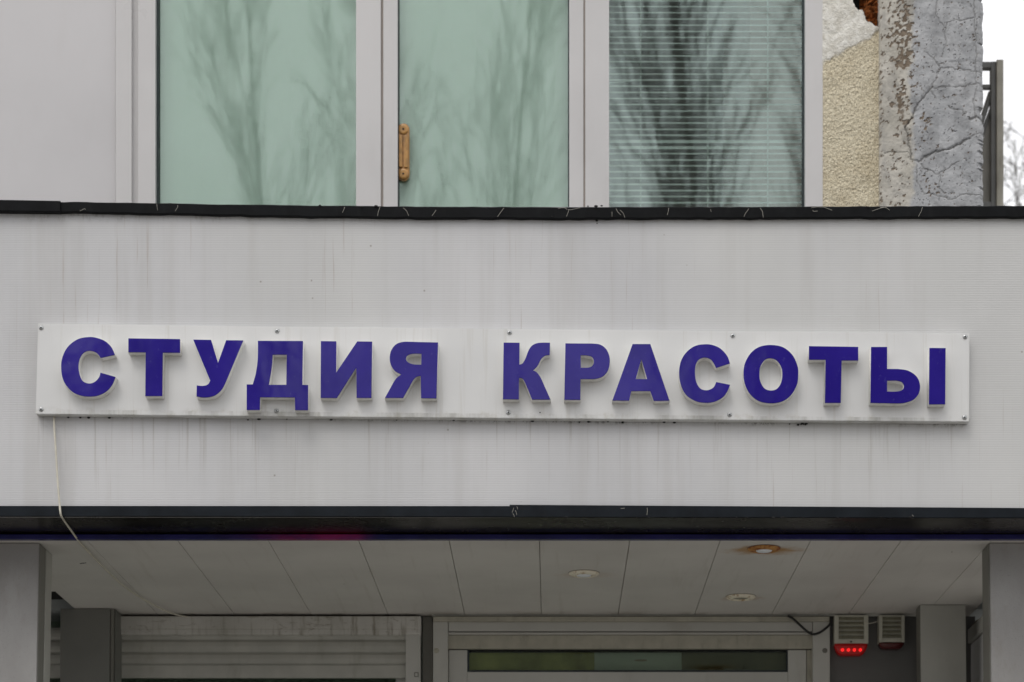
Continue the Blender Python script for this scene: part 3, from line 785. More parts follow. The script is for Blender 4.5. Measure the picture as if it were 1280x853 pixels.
def zz(ox, oy, sc):
    return lambda L: [(t, ox + x / sc, oy + y / sc) for t, x, y in L]
def c(x, y): return ('c', x, y)
def s(x, y): return ('s', x, y)
z1 = zz(70, 410, 7.758); z2 = zz(190, 410, 7.758); z3 = zz(300, 415, 7.758); z4 = zz(390, 415, 7.529)
z5 = zz(615, 415, 8.0); z6_ = zz(755, 415, 7.529); z7 = zz(900, 415, 7.111); z8 = zz(1070, 415, 6.5625)
one = lambda L: [('c', x, y) for x, y in L]
LET = [
 ('С', [z1([c(572,262),s(540,190),s(480,130),s(400,97),s(325,87),s(225,103),s(140,155),s(85,225),s(54,310),s(48,390),s(60,480),s(95,555),s(160,622),s(240,657),s(325,667),s(410,656),s(490,615),s(545,552),c(578,475),c(430,432),s(415,480),s(375,522),s(325,538),s(270,522),s(235,470),s(218,380),s(230,300),s(267,243),s(322,222),s(380,236),s(412,263),c(430,293)])]),
 ('Т', [one([(160.2,422.9),(225.1,423.8),(225.1,441.2),(203.6,441),(202.9,495.3),(181.4,495.3),(181.9,440.7),(160.2,440.5)])]),
 ('У', [z2([c(397,112),c(573,115),c(640,335),c(718,118),c(886,120),c(718,520),s(690,578),s(655,622),s(610,655),s(560,671),s(495,676),c(430,665),c(432,556),s(490,561),s(540,548),c(563,512)])]),
 ('Д', [z3([c(172,85),c(611,87),c(605,513),c(662,514),c(660,760),c(533,760),c(530,637),c(195,635),c(193,758),c(63,758),c(63,508),c(122,508),s(150,410),s(168,290),s(172,190)]), z3([c(318,222),c(452,222),c(447,512),c(280,512),s(300,400),s(312,310)])]),
 ('И', [z4([c(82,85),c(230,87),c(228,380),c(425,88),c(567,90),c(560,622),c(418,622),c(415,340),c(234,623),c(80,622)])]),
 ('Я', [z4([c(1187,98),c(1172,627),c(1025,625),c(1022,415),s(985,424),s(955,452),s(910,530),c(858,622),c(685,622),s(740,522),s(785,445),c(838,400),s(780,368),s(742,312),s(730,245),s(745,172),s(790,116),s(855,93),s(930,92),c(1000,94)]), z4([c(1028,207),c(1026,308),s(950,303),s(902,283),s(885,253),s(900,222),s(948,207)])]),
 ('К', [z5([c(115,105),c(277,107),c(275,325),s(305,313),s(335,262),s(362,190),s(395,140),s(445,113),s(510,106),c(581,107),c(578,232),s(530,240),s(490,275),s(458,338),c(412,385),s(450,405),s(487,455),s(530,550),c(587,678),c(400,678),s(352,560),s(318,485),s(297,464),c(272,460),c(270,676),c(108,674)])]),
 ('Р', [z5([c(733,113),c(1000,115),s(1080,125),s(1140,168),s(1173,235),s(1179,305),s(1160,388),s(1110,445),s(1040,470),c(960,473),c(887,473),c(885,680),c(722,680)]), z5([c(888,235),c(940,235),s(998,250),s(1018,295),s(1000,340),s(960,356),c(890,357)])]),
 ('А', [z6_([c(268,113),c(437,113),c(618,648),c(468,650),c(435,558),c(258,558),c(238,648),c(78,646)]), z6_([c(352,262),c(405,443),c(300,443)])]),
 ('С', [z6_([c(1187,297),s(1160,225),s(1095,155),s(1020,122),s(950,115),s(860,130),s(780,185),s(725,270),s(706,380),s(720,490),s(770,590),s(860,650),s(950,668),s(1040,658),s(1120,615),s(1165,555),c(1188,497),c(1055,470),s(1035,515),s(1000,540),s(955,548),s(905,530),s(870,470),s(858,390),s(865,310),s(895,260),s(950,242),s(1005,260),s(1035,300),c(1055,340)])]),
 ('О', [z7([s(450,115),s(560,135),s(645,205),s(690,300),s(697,375),s(685,470),s(630,565),s(550,620),s(450,635),s(345,615),s(265,550),s(220,460),s(208,370),s(222,275),s(275,185),s(350,132)]), z7([s(450,235),s(505,255),s(545,315),s(553,385),s(540,455),s(505,505),s(450,520),s(395,500),s(360,440),s(352,375),s(362,305),s(400,250)])]),
 ('Т', [z7([c(790,125),c(1230,132),c(1230,255),c(1083,255),c(1075,632),c(932,632),c(938,248),c(790,248)])]),
 ('Ы', [z8([c(123,122),c(257,122),c(257,303),c(345,303),s(430,318),s(500,368),s(527,440),s(515,508),s(470,558),s(400,583),c(335,588),c(118,583)]), z8([c(257,400),c(330,400),s(375,412),s(393,442),s(380,474),s(335,488),c(257,488)]), z8([c(602,130),c(737,132),c(733,595),c(598,595)])]),
]
def flat(path):
    n_ = len(path); out = []
    for i in range(n_):
        t1, x1, y1 = path[i]; t2, x2, y2 = path[(i + 1) % n_]
        out.append((x1, y1))
        if t1 == 'c' and t2 == 'c': continue
        p0 = path[i - 1][1:] if t1 == 's' else (x1, y1); p3 = path[(i + 2) % n_][1:] if t2 == 's' else (x2, y2)
        for k_ in range(1, 7):
            t = k_ / 7
            f = lambda a, b, c_, d: .5 * ((2 * b) + (-a + c_) * t + (2 * a - 5 * b + 4 * c_ - d) * t * t + (-a + 3 * b - 3 * c_ + d) * t ** 3)
            out.append((f(p0[0], x1, x2, p3[0]), f(p0[1], y1, y2, p3[1])))
    return out
YL0 = YP0 - .029
def letter_mesh(name, paths, Y0, Y1, bev, grow=0.0):
    cu = bpy.data.curves.new('tmp', 'CURVE'); cu.dimensions = '2D'; cu.fill_mode = 'BOTH'
    cu.extrude = (Y1 - Y0) / 2 - bev; cu.bevel_depth = bev; cu.bevel_resolution = 1; cu.offset = grow - bev
    for p in paths:
        pts = flat(p); sp = cu.splines.new('POLY'); sp.points.add(len(pts) - 1)
        for q, (a, b) in zip(sp.points, pts): q.co = (wx(a, YL0), wz(b, YL0), 0, 1)
        sp.use_cyclic_u = True
    o = bpy.data.objects.new('tmp', cu); C.objects.link(o)
    dg = bpy.context.evaluated_depsgraph_get(); me = bpy.data.meshes.new_from_object(o.evaluated_get(dg))
    bpy.data.objects.remove(o); me.name = name
    ym = (Y0 + Y1) / 2; og = ORG[sg.name]
    for v in me.vertices:
        x, y, z = v.co; v.co = (x - og.x, ym - z - og.y, y - og.z)
    bm = bmesh.new(); bm.from_mesh(me); bmesh.ops.recalc_face_normals(bm, faces=bm.faces); bm.to_mesh(me); bm.free()
    me.materials.clear()
    return me
for ch, paths in LET:
    me = letter_mesh('letter', paths, YL0 + .0034, YP0 + .0005, .0004, .0005); me.materials.append(M['lside'])
    lo = link('letter', me, sg); lo['label'] = 'raised letter %s with white sides' % ch
    me = letter_mesh('letter_face', paths, YL0, YL0 + .0036, .0006, -.0003); me.materials.append(M['acrylic'])
    link('letter_face', me, lo)

# thin white wire from the sign to the porch
Yw = YF - .022
pts = [(wx(66, Yw), YF - .004, wz(519, Yw)), (wx(66.3, Yw), Yw + .012, wz(528, Yw)), (wx(69, Yw), Yw + .006, wz(560, Yw)), (wx(72, Yw), Yw, wz(600, Yw)), (wx(75, Yw), Yw - .004, wz(632, Yw)), (wx(76.5, Yw), Yw - .004, wz(644, Yw))]
for px, py, Y in ((79.5, 650, 6.01), (88, 662, 6.10), (100, 677, 6.22), (116, 696, 6.38), (133, 713, 6.56), (150, 729, 6.74), (166, 741, 6.9), (184, 752, 7.04), (205, 763, 7.17), (222, 769, 7.27), (239, 772.2, 7.32)):
    pts.append((wx(px, Y), Y, min(wz(py, Y), ZS - .0035 if Y > 6.17 else 9)))
# smooth the wire with a spline
def smooth(pts, m=6):
    P = [Vector(p) for p in pts]; out = []
    for i in range(len(P) - 1):
        p0, p1, p2, p3 = P[max(i - 1, 0)], P[i], P[i + 1], P[min(i + 2, len(P) - 1)]
        for k_ in range(m):
            t = k_ / m; out.append(.5 * ((2 * p1) + (-p0 + p2) * t + (2 * p0 - 5 * p1 + 4 * p2 - p3) * t * t + (-p0 + 3 * p1 - 3 * p2 + p3) * t ** 3))
    return out + [P[-1]]
tag(obj('sign_wire', tube(bmesh.new(), smooth(pts), .0028, 8), 'wire', smooth=True), 'thin white wire hanging from the sign and slung under the canopy', 'wire')

# ------------------------------------------------------------------ recessed spotlights in the soffit
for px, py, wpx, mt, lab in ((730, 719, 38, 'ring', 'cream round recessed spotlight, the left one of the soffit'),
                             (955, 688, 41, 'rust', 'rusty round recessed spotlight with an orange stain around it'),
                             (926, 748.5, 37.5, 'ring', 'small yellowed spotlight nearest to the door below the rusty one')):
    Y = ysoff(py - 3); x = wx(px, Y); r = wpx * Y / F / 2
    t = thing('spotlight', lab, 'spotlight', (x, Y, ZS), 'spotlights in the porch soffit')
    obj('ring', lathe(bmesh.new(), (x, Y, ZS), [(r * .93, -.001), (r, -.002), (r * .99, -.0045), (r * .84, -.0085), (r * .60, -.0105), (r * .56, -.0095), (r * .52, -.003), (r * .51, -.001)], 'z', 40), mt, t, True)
    obj('gasket', lathe(bmesh.new(), (x, Y, ZS), [(r * 1.02, .001), (r * 1.02, -.0012)], 'z', 40), 'gap', t)  # no real seal: thin dark disc standing in for the contact shadow round the ring
    if mt == 'rust' or px == 730:
        obj('bulb', lathe(bmesh.new(), (x, Y, ZS), [(r * .51, -.002), (r * .50, -.0085), (r * .42, -.0115), (r * .25, -.013), (r * .05, -.0135)], 'z', 32), 'bulb', t, True)
    else:
        obj('bulb', lathe(bmesh.new(), (x, Y, ZS), [(r * .5, -.003), (r * .48, -.006), (r * .3, -.007), (r * .05, -.0075)], 'z', 32), 'sirenslot', t, True)

bm = bmesh.new()
for px, py, s_ in ((104, 704, .006), (101, 704.5, .004), (107, 703.6, .003), (1190, 690, .002), (430, 730, .0015)):
    Y = ysoff(py); bmesh.ops.create_icosphere(bm, subdivisions=1, radius=1, matrix=Matrix.Translation((wx(px, Y), Y, ZS - .0003)) @ Matrix.Diagonal((s_, s_ * .8, .0012, 1)))
tag(obj('dirt_speck', bm, 'grime' if 'grime' in M else 'black', cn), kind='stuff')

# ------------------------------------------------------------------ columns
def column(px_face, px_edge_in, px_out, Y0, depth, side, label, lean, facemat, trimmat, name='column'):
    # side +1: the inner side looks to the right (left column)
    xi = wx(px_face, Y0); xo = wx(px_out, Y0); zt = ZS - .0015
    t = thing(name, label, 'column', ((xi + xo) / 2, Y0 + depth / 2, 0), 'clad columns of the porch')
    def leanbox(x0, x1, y0, y1, bev=.002):
        bm = B(x0, x1, y0, y1, 0, zt, bev=bev)
        for v in bm.verts: v.co.x += lean * (zt - v.co.z)
        return bm
    s_ = .0 if side > 0 else 0
    if side > 0: obj('face_panel', leanbox(xo, xi, Y0, Y0 + depth), facemat, t)
    else: obj('face_panel', leanbox(xi, xo, Y0, Y0 + depth), facemat, t)
    return t, leanbox, xi
t, lb, xi = column(48.5, 64, -120, 6.235, .16, 1, 'left front column with pale grey speckled face', -.018, 'column', 'postdark')
obj('corner_strip', lb(xi - .02, xi + .0022, 6.243, 6.312), 'postdark', t); obj('corner_strip', lb(xi - .02, xi + .0030, 6.318, 6.39), 'rearcolr', t)
t, lb, xi = column(1237.5, 1229, 1300, 6.235, .10, -1, 'right front column with pale grey speckled face', .010, 'column', 'postdark')
obj('corner_strip', lb(xi - .0025, xi + .02, 6.243, 6.34), 'postdark', t)
t, lb, xi = column(137.5, 152, 75.5, 7.209, .115, 1, 'left rear column, dark grey, in front of the rolled shutter', -.006, 'rearcol', 'postdark')
obj('corner_strip', lb(xi + .001, xi + .012, 7.213, 7.324), 'postdark', t); obj('corner_strip', lb(xi + .013, xi + .017, 7.225, 7.324), 'rearcol', t)
t, lb, xi = column(1150.5, 1145, 1207, 7.147, .075, -1, 'right rear column, mid grey, beside the alarm sirens', .010, 'rearcolr', 'postdark')
obj('corner_strip', lb(xi - .0022, xi + .01, 7.152, 7.221), 'postdark', t)

# ------------------------------------------------------------------ rolled shutter on the left
sh = thing('roller_shutter', 'left roller shutter partly lowered, with stained white headboard', 'shutter', (wx(260, YB), YB, 0), 'roller shutters')
obj('headboard', Bp(78, 526, 770.5, 786, YB - .030, YB + .06, .002), 'head', sh)
obj('headboard_lip', Bp(78, 526, 786, 793.5, YB - .024, YB + .06, .004), 'head', sh)
Xa, Xb = wx(-300, YB), wx(508, YB)
def sslat(z1_, h):
    bm = bmesh.new(); prof = [(0, 0), (-.001, -.0008), (-.0070, -h * .22), (-.0085, -h * .5), (-.0070, -h * .78), (-.002, -h + .0022), (-.002, -h + .0003), (.004, -h + .0003), (.004, 0)]
    rows = [[bm.verts.new((x, YB + y, z1_ + z)) for y, z in prof] for x in (Xa, Xb)]
    for k in range(len(prof)): bm.faces.new((rows[0][k], rows[0][(k + 1) % len(prof)], rows[1][(k + 1) % len(prof)], rows[1][k]))
    bm.faces.new(rows[0]); bm.faces.new(rows[1])
    return bm
hs_ = 15.7 * YB / F; zt_ = wz(800.5, YB)
s0 = obj('slat', sslat(zt_, hs_), 'shut', sh); again(s0, (0, 0, -hs_)); again(s0, (0, 0, hs_))['label'] = 'topmost slat under the headboard'
obj('bottom_bar', B(Xa, Xb, YB - .008, YB + .008, wz(848, YB), zt_ - 2 * hs_ - .0006, bev=.002), 'shut', sh)
obj('guide_rail', B(wx(507.5, YB), wx(526, YB), YB - .020, YB + .05, 0, wz(791, YB), bev=.002), 'doorw', sh)
Yb2 = YB - .020
bo = obj('bolt', B(wx(517.8, Yb2), wx(523.2, Yb2), Yb2 - .002, Yb2 + .001, wz(846.5, Yb2), wz(840.5, Yb2), bev=.001), 'postdark', sh)
obj('bolt_head', B(wx(518.9, Yb2), wx(522.1, Yb2), Yb2 - .0035, Yb2 - .001, wz(845.3, Yb2), wz(841.7, Yb2), bev=.0008), 'doorw', bo)
# shop window behind the shutter
sw = thing('shop_window', 'dark shop window under the left shutter', 'window', (wx(260, YB + .05), YB + .05, .5))
zw = wz(850, YB + .03)
obj('frame', B(Xa, wx(500, YB), YB + .03, YB + .08, zw - .045, zw + .25, bev=.002), 'doorw', sw) if False else None
obj('frame', B(wx(494, YB), wx(507, YB), YB + .03, YB + .08, .5, zw + .2, bev=.002), 'doorw', sw)
obj('frame', B(Xa, wx(494, YB), YB + .03, YB + .08, .5, .56, bev=.002), 'doorw', sw)
obj('pane', B(Xa, wx(494, YB), YB + .05, YB + .056, .56, zw + .2), 'glassd', sw)
wl = bmesh.new(); box(wl, Xa, wx(527, YB), YB + .03, YB + .2, 0, .5)
tag(obj('sill_wall', wl, 'greyw'), 'low grey wall under the shop window', 'wall')

# ------------------------------------------------------------------ rear wall pieces and interior
tag(obj('wall_post', B(wx(528, YB), wx(540.5, YB), YB + .012, YB + .2, 0, ZS - .002, bev=.002), 'postdark'), 'narrow brown grey wall strip between shutter and door', 'wall')
rw = bmesh.new(); box(rw, wx(1038.5, YB), 1.42, YB + .01, YB + .2, 0, ZS - .002); 
tag(obj('rear_wall', rw, 'rear'), 'dark grey wall panel behind the two alarm sirens', 'wall')
ri = bmesh.new(); box(ri, XL, 1.42, 10.2, 10.3, 0, 2.98); box(ri, XL, XL + .1, YB + .2, 10.2, 0, 2.98); box(ri, 1.42, 1.5, YB + .21, 10.2, 0, 2.98); box(ri, XL, 1.5, YB + .2, 10.2, ZS + .07, ZS + .12)
tag(obj('shop_interior', ri, 'black'), 'unlit shop interior behind the door glass', 'room')
# side return on the far right with its ledge
tag(obj('side_wall', B(1.405, 1.55, 6.98, YB + .009, 0, 2.885, bev=.002), 'greyw'), 'grey side wall beyond the right rear column', 'wall')
tag(obj('side_ledge', B(1.394, 1.56, 6.96, YB + .006, 2.888, 2.935, bev=.003), 'doorw'), 'white ledge on top of the grey side wall', 'ledge')
rb = bmesh.new(); rr_ = random.Random(8)
for i in range(40):
    s_ = rr_.uniform(.006, .02)
    bmesh.ops.create_icosphere(rb, subdivisions=1, radius=s_, matrix=Matrix.Translation((rr_.uniform(1.405, 1.5), rr_.uniform(7.0, 7.33), 2.935 + s_ * .5)) @ Matrix.Diagonal((1, 1.5, .6, 1)))
tag(obj('rubble', rb, 'brick'), 'crumbled rubble lying on the white side ledge', 'rubble', kind='stuff')

# ------------------------------------------------------------------ door and its shutter box
dr = thing('roller_shutter', 'rolled up door shutter with pale box and two side rails', 'shutter', (wx(788, YB), YB, 0), 'roller shutters')
Yd = YB - .02
obj('box_strip', Bp(541.5, 1037, 770.8, 777, Yd - .006, YB + .05, .002), 'header', dr)
obj('box_face', Bp(560.5, 1015.5, 777.6, 789.5, Yd + .004, YB + .05, .004), 'doorw', dr)
obj('box_lip', Bp(560.5, 1015.5, 790.8, 793, Yd + .001, YB + .05, .001), 'doorw', dr)
obj('rear_strip', Bp(560.5, 1015.5, 789, 791.5, Yd + .014, YB + .05, 0), 'gap', dr)
for a, b, sx in ((541.2, 560, 545.5), (1016, 1037.5, 1031)):
    obj('guide_rail', B(wx(a, Yd), wx(b, Yd), Yd, YB + .05, 0, wz(777.4, Yd), bev=.003), 'doorw', dr)
    z = wz(813.5, Yd)
    obj('bolt', lathe(bmesh.new(), (wx(sx, Yd), Yd, z), [(.0085, .001), (.0085, -.001), (.006, -.0028), (.002, -.003)], 'y', 20), 'header' if sx < 600 else 'postdark', dr, True)
Ye = YB + .005
dd = thing('entrance_door', 'off-white plastic entrance door with a narrow glass light at its head', 'door', (wx(788, Ye), Ye, 0))
obj('header', Bp(560.3, 1015.7, 794.3, 811, Ye - .008, Ye + .05, .0015), 'header', dd)
zt2 = wz(812.6, Ye); zg0, zg1 = wz(838.5, Ye), wz(812.6, Ye)
obj('joint', B(wx(560.3, Ye), wx(1015.7, Ye), Ye + .01, Ye + .05, zt2 - .001, wz(811, Ye)), 'black', dd)
obj('stile', B(wx(561, Ye), wx(584, Ye), Ye, Ye + .055, 0, zt2, bev=.003), 'doorw', dd)
obj('stile', B(wx(985, Ye), wx(1008, Ye), Ye, Ye + .055, 0, zt2, bev=.003), 'doorw', dd)
obj('jamb', B(wx(1008.6, Ye), wx(1015.8, Ye), Ye + .004, Ye + .055, 0, zt2, bev=.001), 'header', dd)
obj('rail', B(wx(584, Ye), wx(985, Ye), Ye + .001, Ye + .055, zg0 - .14, zg0 - .004, bev=.003), 'doorw', dd)
obj('rail', B(wx(584, Ye), wx(985, Ye), Ye + .001, Ye + .055, 0, .4, bev=.003), 'doorw', dd)
gk = bmesh.new()
xg0, xg1 = wx(584, Ye), wx(985, Ye)
box(gk, xg0, xg1, Ye + .006, Ye + .03, zg0 - .004, zg0 + .003); box(gk, xg0, xg0 + .006, Ye + .006, Ye + .03, zg0 + .003, zg1); box(gk, xg1 - .004, xg1, Ye + .006, Ye + .03, zg0 + .003, zg1)
obj('gasket', gk, 'gasket', dd)
obj('pane', B(xg0 + .004, xg1 - .002, Ye + .018, Ye + .022, zg0 - .002, zg1 + .01), 'glassd', dd)
obj('pane', B(xg0 + .004, xg1 - .002, Ye + .018, Ye + .022, .4, zg0 - .14), 'glassd', dd, label='tall lower pane')
Yn = Ye + .06
for a, b, mt, nm, lab, y in ((575, 747, 'olive', 'olive_board', 'olive yellow board seen through the left end of the door glass', .012), (743, 852, 'papergrey', 'notice_board', 'pale blue grey board in the middle of the door glass', 0), (848, 998, 'darkboard', 'dark_curtain', 'dark olive curtain behind the right end of the door glass', .012)):
    tag(obj(nm, B(wx(a, Yn), wx(b, Yn), Yn + y, Yn + y + .008, zg0 - .25, zg1 + .1), mt), lab, 'board' if nm != 'dark_curtain' else 'curtain')
tag(obj('wall_clip', lathe(bmesh.new(), (wx(801, Yn), Yn - .001, wz(819, Yn)), [(.022, .0), (.022, -.002)], 'y', 16), 'gap'), 'small dark clip on the pale board in the door glass', 'clip')
bpy.data.objects['wall_clip'].scale = (1, 1, .16)

# ------------------------------------------------------------------ alarm sirens
def siren(px0, px1, py0, py1, plens, lit, label, d=.045):
    Y = YB + .01 - d
    t = thing('alarm_siren', label, 'alarm siren', (wx((px0 + px1) / 2, Y), YB, wz(plens, Y)), 'alarm sirens on the rear wall')
    x0_, x1_ = wx(px0, Y), wx(px1, Y); z1_, z0_ = ZS - .006, wz(py1, Y); w_ = x1_ - x0_
    # housing as a frame around the recessed louvre
    hb_ = bmesh.new(); a, b = x0_ + w_ * .13, x1_ - w_ * .13; zt3, zb3 = z1_ - .004, z0_ + .014
    box(hb_, x0_, a, Y, YB + .0095, z0_, z1_, bev=.002); box(hb_, b, x1_, Y, YB + .0095, z0_, z1_, bev=.002)
    box(hb_, a, b, Y + .0005, YB + .009, z0_ + .0005, zb3, bev=0); box(hb_, a, b, Y + .0005, YB + .009, zt3, z1_ - .0005); box(hb_, a, b, Y + .011, YB + .009, zb3, zt3)
    obj('housing', hb_, 'siren', t)
    n_ = 5; ph = (zt3 - zb3) / n_
    for k_ in range(n_):
        bm = bmesh.new(); z = zb3 + (k_ + .5) * ph
        vs_ = []
        for x in (a, b):
            vs_.append([bm.verts.new(p) for p in ((x, Y + .001, z - ph * .30), (x, Y + .010, z + ph * .42), (x, Y + .0105, z + ph * .30), (x, Y + .0025, z - ph * .40))])
        for q in range(4): bm.faces.new((vs_[0][q], vs_[0][(q + 1) % 4], vs_[1][(q + 1) % 4], vs_[1][q]))
        bm.faces.new(vs_[0]); bm.faces.new(vs_[1])
        obj('louvre', bm, 'sirenslot', t)
    # lens: a rounded tray below
    bm = bmesh.new(); zl1, zl0 = z0_ - .0005, wz(plens, Y); rows = []
    for zq, ins, dy in ((zl1, .02, 0), (zl1 - (zl1 - zl0) * .3, .03, .0), (zl1 - (zl1 - zl0) * .65, .08, .003), (zl1 - (zl1 - zl0) * .9, .14, .007), (zl0, .22, .012)):
        xa_, xb_ = x0_ + w_ * ins, x1_ - w_ * ins; row = []
        for k_ in range(13):
            u = k_ / 12; x = xa_ + (xb_ - xa_) * u; y = Y + dy + .006 * (2 * u - 1) ** 4; row.append(bm.verts.new((x, y, zq)))
        row += [bm.verts.new((xb_, YB + .008, zq)), bm.verts.new((xa_, YB + .008, zq))]; rows.append(row)
    for i in range(len(rows) - 1):
        for k_ in range(15): bm.faces.new((rows[i][k_], rows[i][(k_ + 1) % 15], rows[i + 1][(k_ + 1) % 15], rows[i + 1][k_]))
    bm.faces.new(rows[0]); bm.faces.new(rows[-1])
    ln = obj('lens', bm, 'redlens' if lit else 'redoff', t, True)
    if lit:
        for k_ in range(4):
            x = x0_ + w_ * (.24 + .175 * k_); z = wz(812.5, Y)
            obj('diode', lathe(bmesh.new(), (x, Y - .0004, z), [(.0052, .004), (.0050, -.0005), (.003, -.0018), (.0008, -.0022)], 'y', 16), 'led', ln, True)
        obj('screw', lathe(bmesh.new(), ((x0_ + x1_) / 2 - .001, Y, z0_ + .006), [(.003, .001), (.003, -.001), (.0015, -.0014)], 'y', 12), 'black', t)
siren(1043, 1085.5, 772, 804.5, 818.5, True, 'cream louvred alarm siren with its red lamp lit')
siren(1099, 1131, 772, 803, 810.5, False, 'smaller cream alarm siren with unlit dark red lens')

Yk = YB - .030
cab = [(986, 768.5), (991, 772), (997, 778), (1003, 784), (1009, 789.5), (1016, 793), (1024, 791), (1032, 785.5), (1038, 779.5), (1041, 772)]
pts = [(wx(a, Yk - .02), Yk - .02 * math.sin(math.pi * i / 9), min(wz(b, Yk - .02), ZS - .003)) for i, (a, b) in enumerate(cab)]
tag(obj('black_cable', tube(bmesh.new(), smooth(pts), .0042, 10), 'wireblack', smooth=True), 'short thick black cable drooping from the soffit beside the door', 'cable')
Yk = YB - .036
pts = [(wx(a, Yk), Yk, wz(b, Yk)) for a, b in ((1080, 778), (1086, 779.5), (1092, 778.5), (1100, 776))]
tag(obj('white_wire', tube(bmesh.new(), smooth(pts), .0012, 6), 'wire'), 'thin pale wire linking the two alarm sirens', 'wire')

# ------------------------------------------------------------------ balcony railing beyond the corner
YR = 8.6
bl = thing('balcony_railing', 'grey metal balcony railing with beige end post behind the building corner', 'railing', (wx(1243, YR), YR, wz(262, YR)))
zb0 = wz(262, YR)
obj('post', B(wx(1246, YR), wx(1254.5, YR), YR, YR + .05, zb0, wz(74.5, YR), bev=.003), 'railpost', bl, label='beige end post')
obj('post', B(wx(1239.5, YR), wx(1246, YR), YR + .01, YR + .045, zb0, wz(75.5, YR), bev=.003), 'rail', bl)
obj('top_rail', B(.9, wx(1239.5, YR), YR + .012, YR + .045, wz(83, YR), wz(75.5, YR), bev=.003), 'rail', bl)
obj('bar', B(.9, wx(1239.5, YR), YR + .018, YR + .040, wz(108, YR), wz(103, YR), bev=.003), 'rail', bl)
def dia(p, q, r):
    return tube(bmesh.new(), [(wx(p[0], YR), YR + .03, wz(p[1], YR)), (wx(q[0], YR), YR + .03, wz(q[1], YR))], r, 8)
obj('diagonal_bar', dia((1240.5, 112), (1215, 190), .011), 'rail', bl)
obj('diagonal_bar', dia((1242.5, 128), (1215, 205), .008), 'rail', bl)
bm = bmesh.new(); f = bm.faces.new([bm.verts.new((wx(a, YR), YR + .028, wz(b, YR))) for a, b in ((1239.4, 140), (1239.4, 262), (1190, 262), (1190, 250), (1229, 176))])
e = bmesh.ops.extrude_face_region(bm, geom=[f]); bmesh.ops.translate(bm, verts=[v for v in e['geom'] if isinstance(v, bmesh.types.BMVert)], vec=(0, .008, 0))
obj('infill_sheet', bm, 'railpanel', bl)
obj('bottom_rail', B(.9, wx(1239.5, YR), YR + .010, YR + .047, wz(258, YR), wz(251, YR), bev=.003), 'rail', bl)
tag(obj('balcony_slab', B(.9, wx(1256, YR), YR - .03, YR + 1.2, zb0 - .16, zb0, bev=.005), 'greyw'), 'concrete balcony slab under the grey railing', 'balcony')
tag(obj('neighbour_wall', B(-6, 1.36, YW + .36, 13, 0, 8.6), 'brick') if False else obj('side_block', B(.75, 1.36, 8.3, 13, 3.2, 8.4), 'brick'), 'plain wall behind the cracked pillar', 'wall')

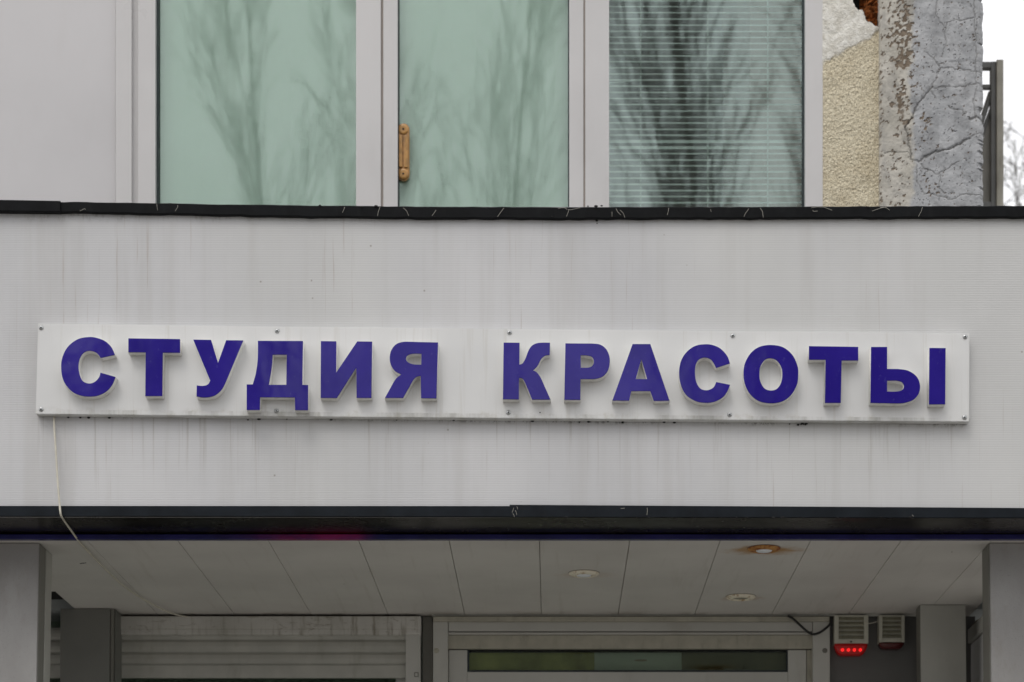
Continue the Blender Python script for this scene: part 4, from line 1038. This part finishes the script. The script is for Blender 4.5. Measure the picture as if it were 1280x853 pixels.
# ------------------------------------------------------------------ bare trees
def tree_mesh(seed, H, spread, n1, steep, r0, start=.25, droop=0.0, minr=.004, lean=0.0):
    rg = random.Random(seed); bm = bmesh.new()
    def grow(p, d, L, r, lev):
        nseg = 7 if lev == 0 else 5 if lev == 1 else 4 if lev == 2 else 3
        pts = [p.copy()]; dd_ = d.copy()
        for i in range(nseg):
            dd_ = (dd_ + Vector((rg.gauss(0, .065), rg.gauss(0, .065), rg.gauss(0, .04))) * (.45 if lev == 0 else 1.0) + Vector((0, 0, .10 if lev < 3 else .04 - droop))).normalized()
            pts.append(pts[-1] + dd_ * (L / nseg))
        rad = [max(minr, r * (1 - .86 * (i / nseg) ** 1.1)) for i in range(nseg + 1)]
        tube(bm, pts, rad, 7 if lev == 0 else 5 if lev == 1 else 3, cap=False)
        if lev >= 4: return
        nch = (n1, 8, 5, 3)[lev]
        for k_ in range(nch):
            t = (start + (1 - start) * (k_ + rg.random()) / nch) if lev == 0 else (.15 + .8 * (k_ + rg.random()) / nch)
            i = min(int(t * nseg), nseg - 1); f = t * nseg - i
            q = pts[i].lerp(pts[i + 1], f); dir_ = (pts[i + 1] - pts[i]).normalized()
            az = rg.uniform(0, 2 * math.pi); side = Vector((math.cos(az), math.sin(az), 0))
            side = (side - dir_ * side.dot(dir_)).normalized()
            a = R(rg.uniform(steep * .7, steep * 1.3))
            nd = dir_ * math.cos(a) + side * math.sin(a)
            nl = (H * spread * (1 - .55 * t) if lev == 0 else L * rg.uniform(.42, .62)) * rg.uniform(.8, 1.15)
            grow(q, nd, nl, max(minr, rad[i] * (.42 if lev == 0 else .55)), lev + 1)
    grow(Vector((0, 0, 0)), Vector((lean, 0, 1)).normalized(), H, r0, 0)
    me = bpy.data.meshes.new('bare_tree'); bm.to_mesh(me); bm.free(); me.materials.append(M['bark'])
    return me
TM = [tree_mesh(3, 17.5, .20, 19, 14, .055, .3, minr=.003), tree_mesh(11, 17.5, .25, 26, 14, .085, .25, minr=.0042, lean=-.03), tree_mesh(5, 9.4, .34, 9, 40, .09, .35, minr=.005)]
def tree(k_, x, y, rz, sc, label, group='tall bare trees across the street'):
    o = bpy.data.objects.new('bare_tree', TM[k_]); C.objects.link(o); o.location = (x, y, -.02); o.rotation_euler = (0, 0, R(rz)); o.scale = (sc,) * 3
    tag(o, label, 'tree', group)
def rx(px, D): return (px - CX) * (2 * YW + D) / F
D = 13.0
tree(0, rx(597, D), -D, 20, 1.0, 'bare tree mirrored in the middle pane')
tree(1, rx(905, D), -D, 70, 1.05, 'bare tree mirrored in the left half of the blind window')
tree(1, rx(985, D + 1), -D - 1, 200, 1.0, 'bare tree mirrored at the right edge of the blind window')
tree(0, rx(400, D), -D, 130, .98, 'bare tree mirrored in the middle of the left pane')
tree(0, rx(438, D + 2), -D - 2, 260, 1.03, 'bare tree mirrored near the right edge of the left pane')
tree(2, wx(1325, 21), 21, 40, 1.0, 'leafless tree with thin branches at the far right behind the railing', None)

# blocks of flats across the street
M['block'] = simple('weathered grey block panel', (.20, .195, .185), .9, var=.12, sc=1)
def block(x0, x1, H, label):
    ab = thing('apartment_block', label, 'building', ((x0 + x1) / 2, -34, 0))
    obj('wall', B(x0, x1, -46, -34, 0, H), 'block', ab)
    first = None; nx = max(1, int((x1 - x0) / 2.1)); st = (x1 - x0) / nx
    for r_ in range(int((H - 1) / 2.8)):
        for k_ in range(nx):
            if first is None: first = obj('window', B(x0 + st / 2 - .7, x0 + st / 2 + .7, -34.02, -33.96, 1.2, 2.6), 'fglass', ab)
            else: again(first, (k_ * st, 0, r_ * 2.8))
block(-28, -9.25, 15.35, 'long grey block of flats across the street on the left, lower than its neighbour')
block(-9.2, -7.1, 18.4, 'narrow taller grey block standing beside the long one across the street')
block(4.9, 24, 18.0, 'tall grey block of flats across the street on the right')
